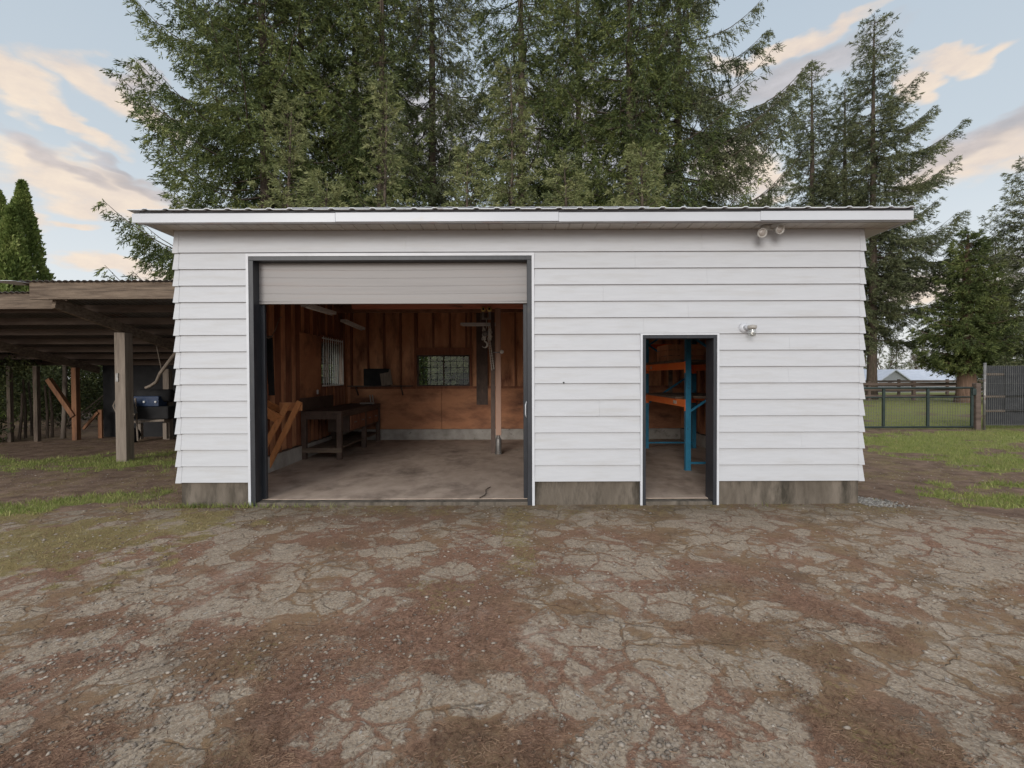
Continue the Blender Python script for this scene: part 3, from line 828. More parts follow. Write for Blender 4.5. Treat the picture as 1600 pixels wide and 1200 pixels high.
def ribbed(mb, x0, x1, y0, z0, y1, z1, pitch, rh=.020, th=.004):
    pts = []
    x = x0
    while x < x1:
        for dx, h in ((0, 0), (pitch - .075, 0), (pitch - .055, rh), (pitch - .020, rh)):
            if x + dx <= x1: pts.append((x + dx, h))
        x += pitch
    pts.append((x1, 0))
    n = len(pts); v = []
    for yy, zz in ((y0, z0), (y1, z1)):
        for t in (0, th):
            for px_, h in pts: v.append((px_, yy, zz + h + t))
    f = []
    for i in range(n - 1):
        f += [(n+i, n+i+1, 3*n+i+1, 3*n+i), (i+1, i, 2*n+i, 2*n+i+1), (i, i+1, n+i+1, n+i), (2*n+i+1, 2*n+i, 3*n+i, 3*n+i+1)]
    mb.add(v, f)
b = MB()
ribbed(b, RX0 - .12, RX1 + .0, OY - .035, ZT + .124, YB + .3, ZT + .02, .24, .013, .009)
rf = b.build('roof', M_galv, shop)
ribbed(b := MB(), -2.6, 1.6, OY - .02, ZT + .148, OY + .9, ZT + .142, .24, .004, .003)
b.build('flashing_sheet', M_fascia, rf)
MB().box(RX0 + .02, RX1 - .02, .0, YB + .18, ZT - .10, ZT + .0).build('roof_deck', M_joist, shop) if False else None
b = MB(); b.add([(RX0+.02, .135, ZT), (RX1-.02, .135, ZT), (RX1-.02, YB+.18, ZT-.075), (RX0+.02, YB+.18, ZT-.075),
                 (RX0+.02, .135, ZT+.09), (RX1-.02, .135, ZT+.09), (RX1-.02, YB+.18, ZT-.0), (RX0+.02, YB+.18, ZT-.0)],
                [(0,3,2,1),(4,5,6,7),(0,1,5,4),(1,2,6,5),(2,3,7,6),(3,0,4,7)])
b.build('roof_deck', M_joist, shop)
# inside: joists, studs, plywood
b = MB()
for i in range(15):
    x = WX0 + .35 + i * .6
    if x < WX1 - .1: MB().bar((x, .14, ZT - .075), (x, YB - .07, ZT - .15), .04, .14).build('ceiling_joist', M_joist, shop)
class EachStud:
    def box(s, *a): return MB().box(*a).build('stud', M_stud, shop)
b = EachStud()
XI0, XI1, YI = WX0 + .062, WX1 - .062, YB - .062
y = .35; k = 0
while y < YI - .1:
    if not (LW[0] - .03 < y < LW[1] + .03): b.box(XI0 + .001, XI0 + .09, y, y + .04, .305, ZT - .14)
    else:
        b.box(XI0 + .001, XI0 + .09, y, y + .04, .305, LW[2] - .05); b.box(XI0 + .001, XI0 + .09, y, y + .04, LW[3] + .14, ZT - .14)
    y += .405
b.box(XI0 + .001, XI0 + .092, LW[0] - .045, LW[0] - .002, .305, ZT - .14); b.box(XI0 + .001, XI0 + .092, LW[1] + .002, LW[1] + .045, .305, ZT - .14)
b.box(XI0 + .001, XI0 + .094, LW[0], LW[1], LW[3] + .002, LW[3] + .14); b.box(XI0 + .001, XI0 + .094, LW[0], LW[1], LW[2] - .05, LW[2] - .002)
# back wall studs (upper half) with rail
x = XI0 + .1; k = 0
while x < XI1 - .1:
    if BW[0] - .05 < x + .02 < BW[1] + .05: b.box(x, x + .04, YI - .09, YI - .001, BW[3] + .17, ZT - .22)
    else: b.box(x, x + .04, YI - .09, YI - .001, .305, ZT - .22)
    x += .407
b.box(BW[0] - .05, BW[0] - .002, YI - .092, YI - .001, 1.30, ZT - .22); b.box(BW[1] + .002, BW[1] + .05, YI - .092, YI - .001, 1.30, ZT - .22)
b.box(BW[0], BW[1], YI - .094, YI - .001, BW[3] + .002, BW[3] + .17)
b.box(XI0 + .1, XI1 - .1, YI - .091, YI - .001, ZT - .218, ZT - .14)
# right wall studs
y = .35
while y < YI - .1:
    b.box(XI1 - .09, XI1 - .001, y, y + .04, .305, ZT - .14); y += .405
b = MB(); 
for x0, x1 in ((XI0 + .1, -1.75), (-1.745, .69), (.695, 3.13), (3.135, XI1 - .1)): b.box(x0, x1 - .003, YI - .105, YI - .0925, .302, 1.30)
b.build('back_plywood', M_lowply, shop)
b = MB(); b.box(XI0 + .1, XI1 - .1, YI - .1052, YI - .095, 1.302, 1.36); b.build('ledger_board', M_stud, shop)
MB().box(XI0 + .0905, XI0 + .105, 3.15, 4.12, 1.08, 2.45).build('plywood_panel', M_lowply, shop)
b = MB()
b.box(-3.2, .9, 3.68, 3.80, 2.965, 3.10); b.build('hoist_beam', M_redbeam, shop, bevel=.004)
b = MB(); b.box(-3.9, 3.9, 4.6, 4.68, 3.01, 3.12); b.build('cross_beam', M_joist, shop)
MB().box(-.88, -.60, YI - .118, YI - .106, .9, ZT - .24).build('dark_board', M_bench, shop)
# windows
def window(axis, a0, a1, z0, z1, depth, nx_, nz_, name='window', bars=0):
    def bx(mb, u0, u1, w0, w1, d0, d1):
        if axis == 'x': mb.box(u0, u1, d0, d1, w0, w1)
        else: mb.box(d0, d1, u0, u1, w0, w1)
    d = depth; f = MB(); t = .035
    s = 1 if axis == 'x' else -1
    dd = lambda k: d + s * k
    bx(f, a0, a0 + t, z0, z1, dd(-.02), dd(.05)); bx(f, a1 - t, a1, z0, z1, dd(-.02), dd(.05))
    bx(f, a0 + t, a1 - t, z0, z0 + t, dd(-.02), dd(.05)); bx(f, a0 + t, a1 - t, z1 - t, z1, dd(-.02), dd(.05))
    mid = (a0 + a1) / 2
    bx(f, mid - .014, mid + .014, z0 + t, z1 - t, dd(-.01), dd(.04))
    fr = f.build(name, M_bench, shop)
    g = MB()
    for i in range(1, nx_):
        u = a0 + (a1 - a0) * i / nx_
        if abs(u - mid) > .03: bx(g, u - .006, u + .006, z0 + t, z1 - t, dd(.012), dd(.024))
    for j in range(1, nz_):
        w = z0 + (z1 - z0) * j / nz_
        bx(g, a0 + t, mid - .015, w - .006, w + .006, dd(.009), dd(.027)); bx(g, mid + .015, a1 - t, w - .006, w + .006, dd(.009), dd(.027))
    g.build('muntins', M_black, fr)
    p = MB(); bx(p, a0 + t, a1 - t, z0 + t, z1 - t, dd(.030), dd(.034)); p.build('pane', M_glass, fr)
    return fr
window('x', BW[0], BW[1], BW[2], BW[3], YB - .045, 8, 5)
lw = window('y', LW[0], LW[1], LW[2], LW[3], WX0 + .045, 6, 6)
b = MB()
for i in range(10):
    y = LW[0] + .05 + i * (LW[1] - LW[0] - .1) / 9
    MB().box(XI0 + .115, XI0 + .128, y, y + .013, LW[2] - .02, LW[3] + .10).build('window_bar', M_whitebar, lw)
for z_ in (LW[2] - .03, LW[3] + .05): MB().box(XI0 + .105, XI0 + .114, LW[0], LW[1], z_, z_ + .028).build('bar_rail', M_whitebar, lw)
# small nail hole in the siding
MB().lathe((.64, .0, 1.52), [(.012, 0), (.012, .012)], (0, -1, 0), 10).build('cable_hole', M_roofshade, shop)

# lights on the wall
fl = thing('floodlight', 'white twin floodlight with two round heads under the soffit', 'floodlight', (3.08, -.12, ZT))
MB().lathe((3.08, -.12, ZT - .001), [(.055, 0), (.06, .02), (.045, .05), (.03, .06)], (0, 0, -1)).build('base', M_paver, fl, smooth=True)
for sx, px_, dz in ((-1, 2.985, -.115), (1, 3.19, -.075)):
    c = Vector((px_, -.20, ZT + dz)); ax = Vector((sx * .15, -1, -.25)).normalized()
    MB().tube([(3.08 + sx * .02, -.125, ZT - .05), (px_ - sx * .03, -.14, ZT + dz + .02), tuple(c - ax * .05)], .012, 8).build('arm', M_paver, fl, smooth=True)
    hd_ = MB().lathe(c - ax * .07, [(.025, 0), (.032, .02), (.05, .07), (.056, .10), (.050, .103), (.045, .092), (.012, .085)], ax).build('lamp_head', M_paver, fl, smooth=True)
    MB().lathe(c - ax * .07 + ax * .083, [(.043, 0), (.036, .009), (.002, .012)], ax).build('lens', M_dimlens, hd_, smooth=True)
jl = thing('wall_lamp', 'white jar lamp with clear glass jar on the siding beside the door', 'wall lamp', (2.88, -.01, 2.18))
MB().lathe((2.87, -.004, 2.19), [(.062, 0), (.062, .012), (.050, .035), (.03, .045)], (0, -1, 0)).build('backplate', M_trim, jl, smooth=True)
MB().tube([(2.87, -.04, 2.19), (2.885, -.09, 2.19), (2.905, -.12, 2.185)], .030, 12).build('arm', M_trim, jl, smooth=True)
MB().lathe((2.912, -.13, 2.215), [(.02, 0), (.052, .008), (.055, .03), (.05, .045), (.044, .05)], (0, 0, -1)).build('cap', M_paver, jl, smooth=True)
MB().lathe((2.912, -.13, 2.163), [(.040, 0), (.044, .01), (.044, .06), (.038, .082), (.012, .092)], (0, 0, -1)).build('glass_jar', M_jar, jl, smooth=True)

# ================================================================ things inside
# workbench
wb = thing('workbench', 'long dark wooden workbench with drawers and lower shelf by left wall', 'workbench', (-3.6, 4.5, .04))
by0, by1, bx0, bx1 = 3.1, 5.82, -3.98, -3.22
MB().box(bx0, bx1, by0, by1, .90, .955).build('benchtop', M_bench, wb, bevel=.006)
for lx in (bx0 + .04, bx1 - .05):
    for ly in (by0 + .05, (by0 + by1) / 2 + .2, by1 - .05):
        MB().box(lx - .045, lx + .045, ly - .045, ly + .045, .04, .898).build('leg', M_bench, wb, bevel=.004)
b = MB()
for i in range(4): b.box(bx0 + .1 + i * .16, bx0 + .24 + i * .16, by0 + .02, by1 - .02, .235, .26)
b.box(bx0 + .0, bx1 - .0, by0 + .0, by0 + .018, .17, .26); b.build('lower_shelf', M_weathx, wb)
b = MB(); b.box(bx0 + .09, bx1 - .1, by0 + .01, by0 + .035, .80, .896); b.box(bx1 - .035, bx1 - .01, by0 + .1, by1 - .1, .84, .896); b.build('apron', M_bench, wb)
MB().box(bx0 + .30, bx1 - .04, by0 + .55, by1 - .1, .50, .838).build('drawer_case', M_bench, wb)
for i in range(4):
    y0 = by0 + .60 + i * .5
    dr = MB().box(bx1 - .038, bx1 - .012, y0, y0 + .46, .53, .82).build('drawer', M_stud, wb, bevel=.004)
    MB().box(bx1 - .010, bx1 + .010, y0 + .17, y0 + .29, .67, .69).build('handle', M_steel, dr)
MB().box(XI0 + .107, XI0 + .13, by0, 4.75, .957, 1.20).build('backboard', M_bench, wb)
# white bits on the bench
hs = thing('plastic_holder', 'small white plastic holder standing at the far end of the workbench', 'holder', (-3.35, 5.5, .955))
MB().box(-3.60, -3.28, 5.42, 5.56, .957, .99).build('tray', M_paver, hs, bevel=.005)
for xx in (-3.36, -3.30): MB().bar((xx, 5.5, .991), (xx - .03, 5.52, 1.17), .025, .012).build('prong', M_paver, hs)
# fold-down lumber trestle by the left wall
tr = thing('lumber_trestle', 'orange wooden trestle with slanted legs leaning near the left jamb', 'trestle', (-3.75, 1.2, .04))
def P(px_, py, d):
    s = 755.6 / d
    return ((px_ - 800) / s, d - 6, 1.6 + (588 - py) / s)
MB().bar(P(413, 737, 7.9), P(468, 626, 8.0), .085, .04, (0, 1, 0)).build('leg', M_newwood, tr)
MB().bar(P(402, 716, 7.6), P(449, 630, 7.9), .085, .04, (0, 1, 0)).build('leg', M_newwood, tr)
MB().bar(P(436, 634, 8.05), P(472, 634, 8.2), .14, .035, (0, 1, 0)).build('cross_rail', M_newwood, tr)
MB().bar(P(395, 632, 7.4), P(438, 655, 7.85), .15, .035, (0, 1, 0)).build('side_rail', M_newwood, tr)
MB().bar(P(399, 620, 7.6), P(440, 640, 8.2), .10, .035, (0, 1, 0)).build('side_rail', M_newwood, tr)
# strip lights
def strip(name, p0, p1, label):
    t = thing(name, label, 'strip light', tuple((Vector(p0) + Vector(p1)) / 2), 'fluorescent strip lights inside the workshop')
    MB().bar(p0, p1, .13, .05).build('housing', M_fluor, t)
    d = (Vector(p1) - Vector(p0)).normalized() * .04; q = Vector((0, 0, -.035))
    MB().tube([tuple(Vector(p0) + d + q), tuple(Vector(p1) - d + q)], .013, 8).build('tube', M_whitebar, t, smooth=True)
    c = (Vector(p0) + Vector(p1)) / 2
    MB().tube([tuple(c + Vector((0, 0, .025))), (c.x, c.y, 3.2)], .004, 5).build('hanging_wire', M_steel, t)
strip('strip_light', (-3.20, 1.5, 2.72), (-3.14, 2.5, 2.72), 'white strip light slanting across the ceiling nearest the roller curtain')
strip('strip_light', (-3.48, 4.0, 2.765), (-3.33, 4.8, 2.67), 'tilted strip light hanging in front of the barred window')
strip('strip_light', (-1.15, 4.9, 2.78), (-.25, 4.9, 2.78), 'level strip light hanging behind the chain hoist')
# shelf with box on back wall
sh = thing('wall_shelf', 'narrow dark shelf fixed across the back wall left of window', 'shelf', (-3.2, 5.9, 1.33))
MB().box(-4.0, -2.45, 5.72, 5.96, 1.362, 1.385).build('board', M_bench, sh)
for xx in (-3.8, -2.7): MB().bar((xx, 5.95, 1.15), (xx, 5.75, 1.355), .03, .03).build('bracket', M_bench, sh)
cb = thing('cardboard_flap', 'tilted pale brown board standing on the wall shelf', 'board', (-3.05, 5.75, 1.386))
MB().bar((-3.03, 5.74, 1.39), (-3.10, 5.80, 1.76), .27, .02, (0, 1, 0)).build('panel', M_weath, cb)
bx_ = tag(MB().box(-3.62, -3.0, 5.78, 5.95, 1.387, 1.80).build('tool_box', M_dark, None, bevel=.01), 'black box behind the tilted board on the wall shelf', 'box')
# hanging black things on the left wall
hg_ = thing('hanging_belt', 'long black strap hanging on left wall studs above the trestle', 'strap', (-3.99, 2.0, 2.1))
MB().bar((-3.98, 1.95, 2.25), (-3.98, 2.0, 1.30), .04, .09, (1, 0, 0)).build('strap', M_dark, hg_)
MB().lathe((-3.98, 1.95, 2.27), [(.012, -.02), (.012, .05)], (1, 0, 0), 8).build('hook', M_steel, hg_)
hh = thing('work_jacket', 'black cloth hanging from a wooden peg board on the left wall', 'cloth', (-3.98, 1.6, 2.3))
b = MB(); pts = [(1.50, 2.22), (1.75, 2.25), (1.78, 1.9), (1.66, 1.62), (1.52, 1.60)]
b.add([(-3.99, y, z) for y, z in pts] + [(-3.93, y, z) for y, z in pts], [(0,1,2,3,4), (9,8,7,6,5)] + [(i, (i+1) % 5, 5 + (i+1) % 5, 5 + i) for i in range(5)])
b.build('cloth', M_dark, hh)
MB().box(XI0 + .093, XI0 + .115, 1.1, 1.85, 2.27, 2.37).build('peg_board', M_weathx, hh)
ca_ = MB()
pp = [(-3.96, 1.45 + .9 * t, 2.72 - .55 * math.sin(math.pi * min(1, t * 1.1)) * .8 - .1 * t) for t in np.linspace(0, 1, 14)]
tag(ca_.tube(pp, .007, 6).build('loop_cord', M_weath, None, smooth=True), 'thin pale cord looped along the left wall above the jacket', 'cord')
# junction box on plywood panel
tag(MB().box(XI0 + .107, XI0 + .13, 3.9, 3.95, 1.25, 1.34).build('light_switch', M_fluor, None, bevel=.004), 'small white switch on the plywood panel beside barred window', 'switch')

# chain hoist, post
jp = thing('steel_post', 'tall brown steel post on a grey jack foot under the hoist beam', 'post', (-.27, 3.72, .04))
MB().box(-.33, -.22, 3.67, 3.78, .42, 2.962).build('post_tube', M_brownsteel, jp, bevel=.004)
MB().lathe((-.275, 3.70, .04), [(.075, 0), (.075, .02), (.06, .03), (.06, .30), (.045, .32), (.03, .34), (.03, .42)]).build('jack_foot', M_steel, jp, smooth=True)
MB().box(-.43, -.345, 3.80, 3.86, .04, 2.9).build('backing_timber', M_bench, jp)
cl_ = MB().tube([(-.40, 3.655, 2.08), (-.22, 3.655, 2.08)], .012, 8).build('clamp', M_steel, jp, smooth=True)
MB().lathe((-.20, 3.64, 2.09), [(.035, -.03), (.04, 0), (.035, .03)], (0, 1, 0), 14).build('clamp_wheel', M_chain, cl_, smooth=True)
ch = thing('chain_hoist', 'chain hoist on a twin wheel trolley hanging from the red beam', 'hoist', (-.5, 3.66, 2.9))
for xx in (-.565, -.445):
    w = MB().lathe((xx, 3.60, 2.935), [(.02, 0), (.05, .0), (.052, .03), (.04, .045), (.015, .05)], (0, 1, 0), 16).build('trolley_wheel', M_yellow, ch, smooth=True)
    MB().lathe((xx, 3.598, 2.935), [(.022, 0), (.022, -.02)], (0, 1, 0), 10).build('axle', M_dark, w)
MB().box(-.60, -.55, 3.645, 3.665, 2.77, 2.90).build('side_plate', M_steel, ch); MB().box(-.465, -.415, 3.645, 3.665, 2.77, 2.90).build('side_plate', M_steel, ch)
MB().box(-.60, -.415, 3.63, 3.67, 2.735, 2.768).build('yoke', M_steel, ch)
b = MB()
def links(mb, p0, p1, l=.035, r=.006):
    p0 = Vector(p0); p1 = Vector(p1); n = max(1, int((p1 - p0).length / (l * .72))); d = (p1 - p0).normalized()
    for i in range(n):
        c = p0 + (p1 - p0) * ((i + .5) / n)
        side = Vector((1, 0, 0)) if i % 2 else Vector((0, 1, 0))
        ring = [tuple(c + d * (math.cos(t) * l / 2) + side * (math.sin(t) * l * .28)) for t in np.linspace(0, 2 * math.pi, 9)]
        mb.tube(ring, r, 5, cap=False)
links(b, (-.505, 3.65, 2.73), (-.505, 3.65, 2.55)); 
rr_ = random.Random(3)
for i in range(9):                         # gathered bundle of chain
    x0 = -.505 + rr_.uniform(-.07, .09); t0 = rr_.uniform(2.50, 2.60)
    links(b, (x0, 3.65 + rr_.uniform(-.04, .04), t0), (x0 + rr_.uniform(-.04, .04), 3.65, t0 - rr_.uniform(.14, .26)), .055, .011)
links(b, (-.44, 3.65, 2.35), (-.36, 3.66, 1.75), .035, .0045); links(b, (-.47, 3.65, 2.35), (-.40, 3.66, 1.72), .035, .0045)
b.build('chain', M_chain, ch, smooth=True)
MB().lathe((-.53, 3.65, 2.40), [(.03, 0), (.055, .02), (.055, .09), (.03, .11)], (0, 0, 1), 16).build('block', M_steel, ch, smooth=True)
hk = [(-.545, 3.65, 2.39), (-.545, 3.65, 2.30)] + [(-.545 + .055 * math.sin(t), 3.65, 2.235 + .06 * math.cos(t)) for t in np.linspace(.2, 4.2, 12)]
MB().tube(hk, [.014] * 2 + [.014, .016, .018, .019, .019, .018, .017, .015, .013, .010, .007, .004], 8).build('hook', M_chain, ch, smooth=True)

# pallet racks
def rack(name, label, ox, oy, ax, L_, W_, hz, beams, sub=None):
    """frames stand across ax; ax 'y': beams run along y"""
    t = thing(name, label, 'pallet rack', (ox, oy, .04))
    def pt(l, w, z): return (ox + w, oy + l, z) if ax == 'y' else (ox + l, oy + w, z)
    for l in (0, L_):
        for w in (0, W_):
            p = pt(l, w, 0)
            up = MB()
            up.box(p[0] - .042, p[0] + .042, p[1] - .035, p[1] - .031, .045, hz)
            up.box(p[0] - .042, p[0] - .038, p[1] - .0305, p[1] + .035, .045, hz); up.box(p[0] + .038, p[0] + .042, p[1] - .0305, p[1] + .035, .045, hz)
            u = up.build('upright', M_rackblue, t)
            MB().box(p[0] - .055, p[0] + .055, p[1] - .05, p[1] + .05, .0405, .0449).build('foot_plate', M_rackblue, u)
        z = 1.02; k = 0
        b = MB()
        while z < hz - .5:
            a_, c_ = (0, W_) if k % 2 == 0 else (W_, 0)
            MB().bar(pt(l, a_ + (.045 if a_ == 0 else -.045), z), pt(l, c_ + (.045 if c_ == 0 else -.045), z + .62), .03, .035).build('brace', M_rackblue, t); z += .62; k += 1
        for zc in (.16, hz - .35): MB().bar(pt(l, .045, zc), pt(l, W_ - .045, zc), .03, .035).build('brace', M_rackblue, t)
    for w in (0, W_):
        for zb_ in beams:
            o = .0 if w == 0 else .0
            p0, p1 = pt(.045, w, zb_), pt(L_ - .045, w, zb_)
            bm = MB().bar(p0, p1, .045, .125).build('beam', M_rackor, t, bevel=.004)
            for q in (.03, L_ - .03):
                c = pt(q, w, zb_ - .03)
                MB().box(c[0] - .048, c[0] + .048, c[1] - .022 - (.016 if q < 1 else -.016), c[1] + .022 - (.016 if q < 1 else -.016), c[2] - .09, c[2] + .1).build('beam_bracket', M_rackor, bm)
    return t
rk = rack('pallet_rack', 'blue and orange pallet rack just inside the narrow doorway', 2.90, 1.98, 'y', 2.45, 1.02, 2.9, [1.77, 1.14])
lb = MB()
lb.box(2.874, 2.876, 2.45, 2.62, 1.11, 1.17); lb.box(2.874, 2.876, 3.95, 4.05, 1.74, 1.80)
lb.build('sticker', M_lbl, rk)
lbm = thing('rack_beam', 'loose orange rack beam lying level high up behind the blue upright', 'rack beam', (3.2, 4.62, 2.19))  # orange rack beam, held level by an added prop board
MB().bar((2.82, 4.62, 2.24), (3.50, 4.62, 2.25), .045, .10).build('rail', M_rackor, lbm, bevel=.004)
MB().box(3.44, 3.52, 4.60, 4.64, 1.10, 2.185).build('prop_board', M_weathx, lbm)
def boards(name, label, x0, x1, y0, y1, z0, n, mat, seed):
    r_ = random.Random(seed); t = thing(name, label, 'boards', ((x0 + x1) / 2, (y0 + y1) / 2, z0))
    w = (x1 - x0) / n
    for i in range(n):
        MB().box(x0 + i * w + .004, x0 + (i + 1) * w - .004, y0 - r_.uniform(0, .08), y1 + r_.uniform(0, .08), z0, z0 + .035 + .012 * r_.random()).build('board', mat, t)
    return t
boards('plank_stack', 'old planks laid across the upper beams of the doorway rack', 2.84, 3.98, 2.2, 4.2, 1.834, 7, M_weathx, 1)
boards('plank_stack', 'old planks laid across the lower beams of the doorway rack', 2.84, 3.98, 2.5, 4.2, 1.204, 7, M_weathx, 2)
cr = thing('wooden_crate', 'brown wooden crate on planks on top of the doorway rack', 'crate', (3.4, 3.6, 1.885))
for i in range(3): MB().box(3.0, 3.75, 3.3, 3.32, 1.885 + i * .11, 1.985 + i * .11).build('side_slat', M_ply, cr)
for i in range(3): MB().box(3.0, 3.02, 3.325, 4.0, 1.885 + i * .11, 1.985 + i * .11).build('side_slat', M_ply, cr)
for i in range(3): MB().box(3.73, 3.75, 3.325, 4.0, 1.885 + i * .11, 1.985 + i * .11).build('side_slat', M_ply, cr)
MB().box(3.025, 3.725, 3.325, 3.98, 1.885, 1.90).build('bottom', M_ply, cr)
# hand truck-like light thing at the right wall seen through the doorway
pc = tag(MB().bar((4.15, 3.3, .75), (4.15, 3.25, 1.15), .03, .05).build('pale_pipe', M_paver, None), 'short pale pipe leaning at the right wall behind the rack', 'pipe')
# twig on the slab
tw = [( -.42 + .12 * t + .03 * math.sin(6 * t), .15 + .6 * t, .052) for t in np.linspace(0, 1, 9)]
tag(MB().tube(tw, .006, 5).build('twig', M_bark, None), 'curved dark twig lying on the concrete floor inside the doorway', 'twig')

# ================================================================ lean-to shed on the left
ls = thing('pole_shed', 'open pole shed with rusty sheet roof and weathered fascia boards', 'shed', (-8, 4, 0))
def zu(y): return 2.95 - .2 * (y - 1.8)      # underside of the purlins
# purlins
b = MB()
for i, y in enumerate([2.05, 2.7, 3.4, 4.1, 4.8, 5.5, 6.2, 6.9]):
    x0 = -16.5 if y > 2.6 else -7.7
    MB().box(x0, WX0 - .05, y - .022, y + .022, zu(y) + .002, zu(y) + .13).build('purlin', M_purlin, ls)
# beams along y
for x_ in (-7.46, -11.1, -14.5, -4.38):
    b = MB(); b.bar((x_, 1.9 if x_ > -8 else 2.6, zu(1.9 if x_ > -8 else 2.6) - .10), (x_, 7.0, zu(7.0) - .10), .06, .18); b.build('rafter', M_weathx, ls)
MB().box(-7.72, WX0 - .045, 1.76, 1.80, 2.86, 3.13).build('fascia_board', M_weathx, ls, bevel=.005)
MB().box(-16.5, -7.725, 2.42, 2.46, 2.80, 3.07).build('fascia_board', M_weathx, ls, bevel=.005)
b = MB(); ribbed(b, -7.85, WX0 - .04, 1.70, 3.135, 7.3, zu(7.3) + .14, .10, .015)
b.build('roof_sheet', M_shedroof, ls)
b = MB(); ribbed(b, -16.6, -7.87, 2.36, 3.075, 7.3, zu(7.3) + .13, .10, .015)
b.build('roof_sheet', M_shedroof, ls)
b = MB().bar((-8.35, 1.95, 3.16), (-7.72, 1.75, 3.12), .4, .006); b.build('loose_flashing', M_galv, ls)
def post(px_, py, d, w, mat, top=None, name='post', lean=0, parent=ls):
    s = 755.6 / d; x_ = (px_ - 800) / s; y_ = d - 6
    zt_ = zu(y_) - .19 if top is None else top
    return MB().bar((x_, y_, -.05), (x_ + lean, y_, zt_), w, w, (0, 1, 0)).build(name, mat, parent, bevel=.006)
post(194, 718, 9.3, .20, M_weath)
post(118, 686, 12.3, .125, M_oldpost)
post(57, 688, 12.1, .10, M_bark)
post(262, 684, 12.5, .15, M_weath)
post(15, 688, 12.1, .09, M_bark)
def shedbar(pa, pb, d, w, mat, name='brace', d2=None, h=None):
    return MB().bar(P(*pa, d), P(*pb, d2 or d), w, h or w, (0, 1, 0)).build(name, mat, ls)
shedbar((76, 590), (115, 648), 12.25, .11, M_oldpost)
# knotty board leaning, back wall
MB().box(-11.0, -5.7, 7.0, 7.04, -.05, zu(7.0) + .05).build('shade_back_wall', M_dark, ls)  # near-black sheet standing in for the shade deep inside the shed
lp = thing('leaning_pole', 'grey round pole leaning beside the orange shed post', 'pole', P(97, 684, 12.6))
MB().tube([P(97, 684, 12.6), P(100, 640, 12.6), P(102, 565, 12.7)], .055, 8, .05).build('pole', M_weath, lp, smooth=True)
for i, (x0, x1, y0, y1, dd_) in enumerate([(72, 70, 683, 600, 12.9), (80, 77, 682, 606, 13.1), (38, 36, 684, 590, 12.9), (28, 34, 684, 612, 12.5), (48, 44, 682, 590, 13.3)]):
    tag(MB().tube([P(x0, y0, dd_), P((x0+x1)/2 + 2, (y0+y1)/2, dd_), P(x1, y1, dd_)], .035, 6, .025).build('thin_pole', M_bark, None), ['thin dark pole left of the leaning grey pole', 'thinner pole closest to the leaning grey pole', 'thin dark pole between the two weathered shed posts', 'short tilted pole beside the leftmost shed post', 'thin pole standing behind the grey square post'][i], 'pole', 'thin poles stored under the shed')
stk = thing('short_stake', 'short orange stake with slanted brace under the shed', 'stake', P(156, 682, 12.7))
MB().bar(P(156, 684, 12.7), P(156, 638, 12.7), .10, .05, (0, 1, 0)).build('stake', M_oldpost, stk)
MB().bar(P(129, 668, 12.6), P(152, 642, 12.65), .06, .04, (0, 1, 0)).build('brace', M_oldpost, stk)
# grill on a plank bench
bn = thing('plank_bench', 'rough plank bench under the dark blue grill', 'bench', P(235, 682, 12.2))
MB().bar(P(205, 657, 12.2), P(262, 654, 12.2), .30, .05, (0, 0, 1)).build('plank', M_weath, bn)
for px_ in (218, 258): MB().bar(P(px_, 684, 12.2), P(px_, 659, 12.2), .09, .09, (0, 1, 0)).build('leg', M_weath, bn)
gr = thing('gas_grill', 'dark blue grill with two pale knobs on its front panel', 'grill', P(230, 655, 12.15))
c0, c1 = P(208, 633, 11.95), P(247, 617, 11.95)
MB().box(c0[0], c1[0], c0[1], c0[1] + .30, c0[2], c1[2]).build('front_panel', M_bluebox, gr, bevel=.015)
MB().box(c0[0] - .05, c1[0] + .20, c0[1] + .04, c0[1] + .42, P(0, 653, 12)[2], c0[2] - .003).build('body', M_dark, gr, bevel=.03)
b = MB(); b.tube([(c0[0] - .02, c0[1] + .25, c1[2] + .005), (c1[0] + .15, c0[1] + .25, c1[2] + .005)], .16, 16); b.build('lid', M_dark, gr, smooth=True)
for px_ in (225, 243): MB().lathe((P(px_, 626, 11.95)[0], c0[1] - .001, P(px_, 626, 11.95)[2]), [(.028, 0), (.030, .015), (.018, .03)], (0, -1, 0), 12).build('knob', M_knob, gr, smooth=True)
# wheelbarrow tub standing on edge behind the post
wbw = thing('wheelbarrow', 'grey wheelbarrow tipped up behind the shed post', 'wheelbarrow', P(192, 684, 11.6))
pts = [P(176, 632, 11.6), P(181, 622, 11.6), P(190, 620, 11.6), P(200, 624, 11.6), P(209, 646, 11.6), P(204, 653, 11.6), P(196, 664, 11.6), P(188, 660, 11.6)]
V_ = [Vector(p) for p in pts]; c_ = sum(V_, Vector()) / 8
b = MB(); inner = [c_ + (p - c_) * .62 + Vector((0, .22, 0)) for p in V_]
outer = [p + Vector((0, -.012, 0)) for p in V_]
b.add([tuple(v) for v in V_] + [tuple(v) for v in inner], [(i, (i+1) % 8, 8 + (i+1) % 8, 8 + i) for i in range(8)] + [tuple(range(8, 16))])
tub = b.build('tub', M_greyplas, wbw); sm = tub.modifiers.new('thickness', 'SOLIDIFY'); sm.thickness = .012
MB().tube([tuple(v) for v in V_ + V_[:1]], .014, 6, cap=False).build('rim', M_weath, wbw)
for dx_ in (-.12, .12): MB().tube([(c_.x + dx_, c_.y + .2, c_.z + .3), (c_.x + dx_, c_.y + .26, .05)], .02, 8).build('handle', M_weath, wbw)
MB().lathe((c_.x - .04, c_.y + .30, .18), [(.05, 0), (.17, .005), (.18, .04), (.17, .075), (.05, .08)], (1, 0, 0), 18).build('wheel', M_dark, wbw, smooth=True)
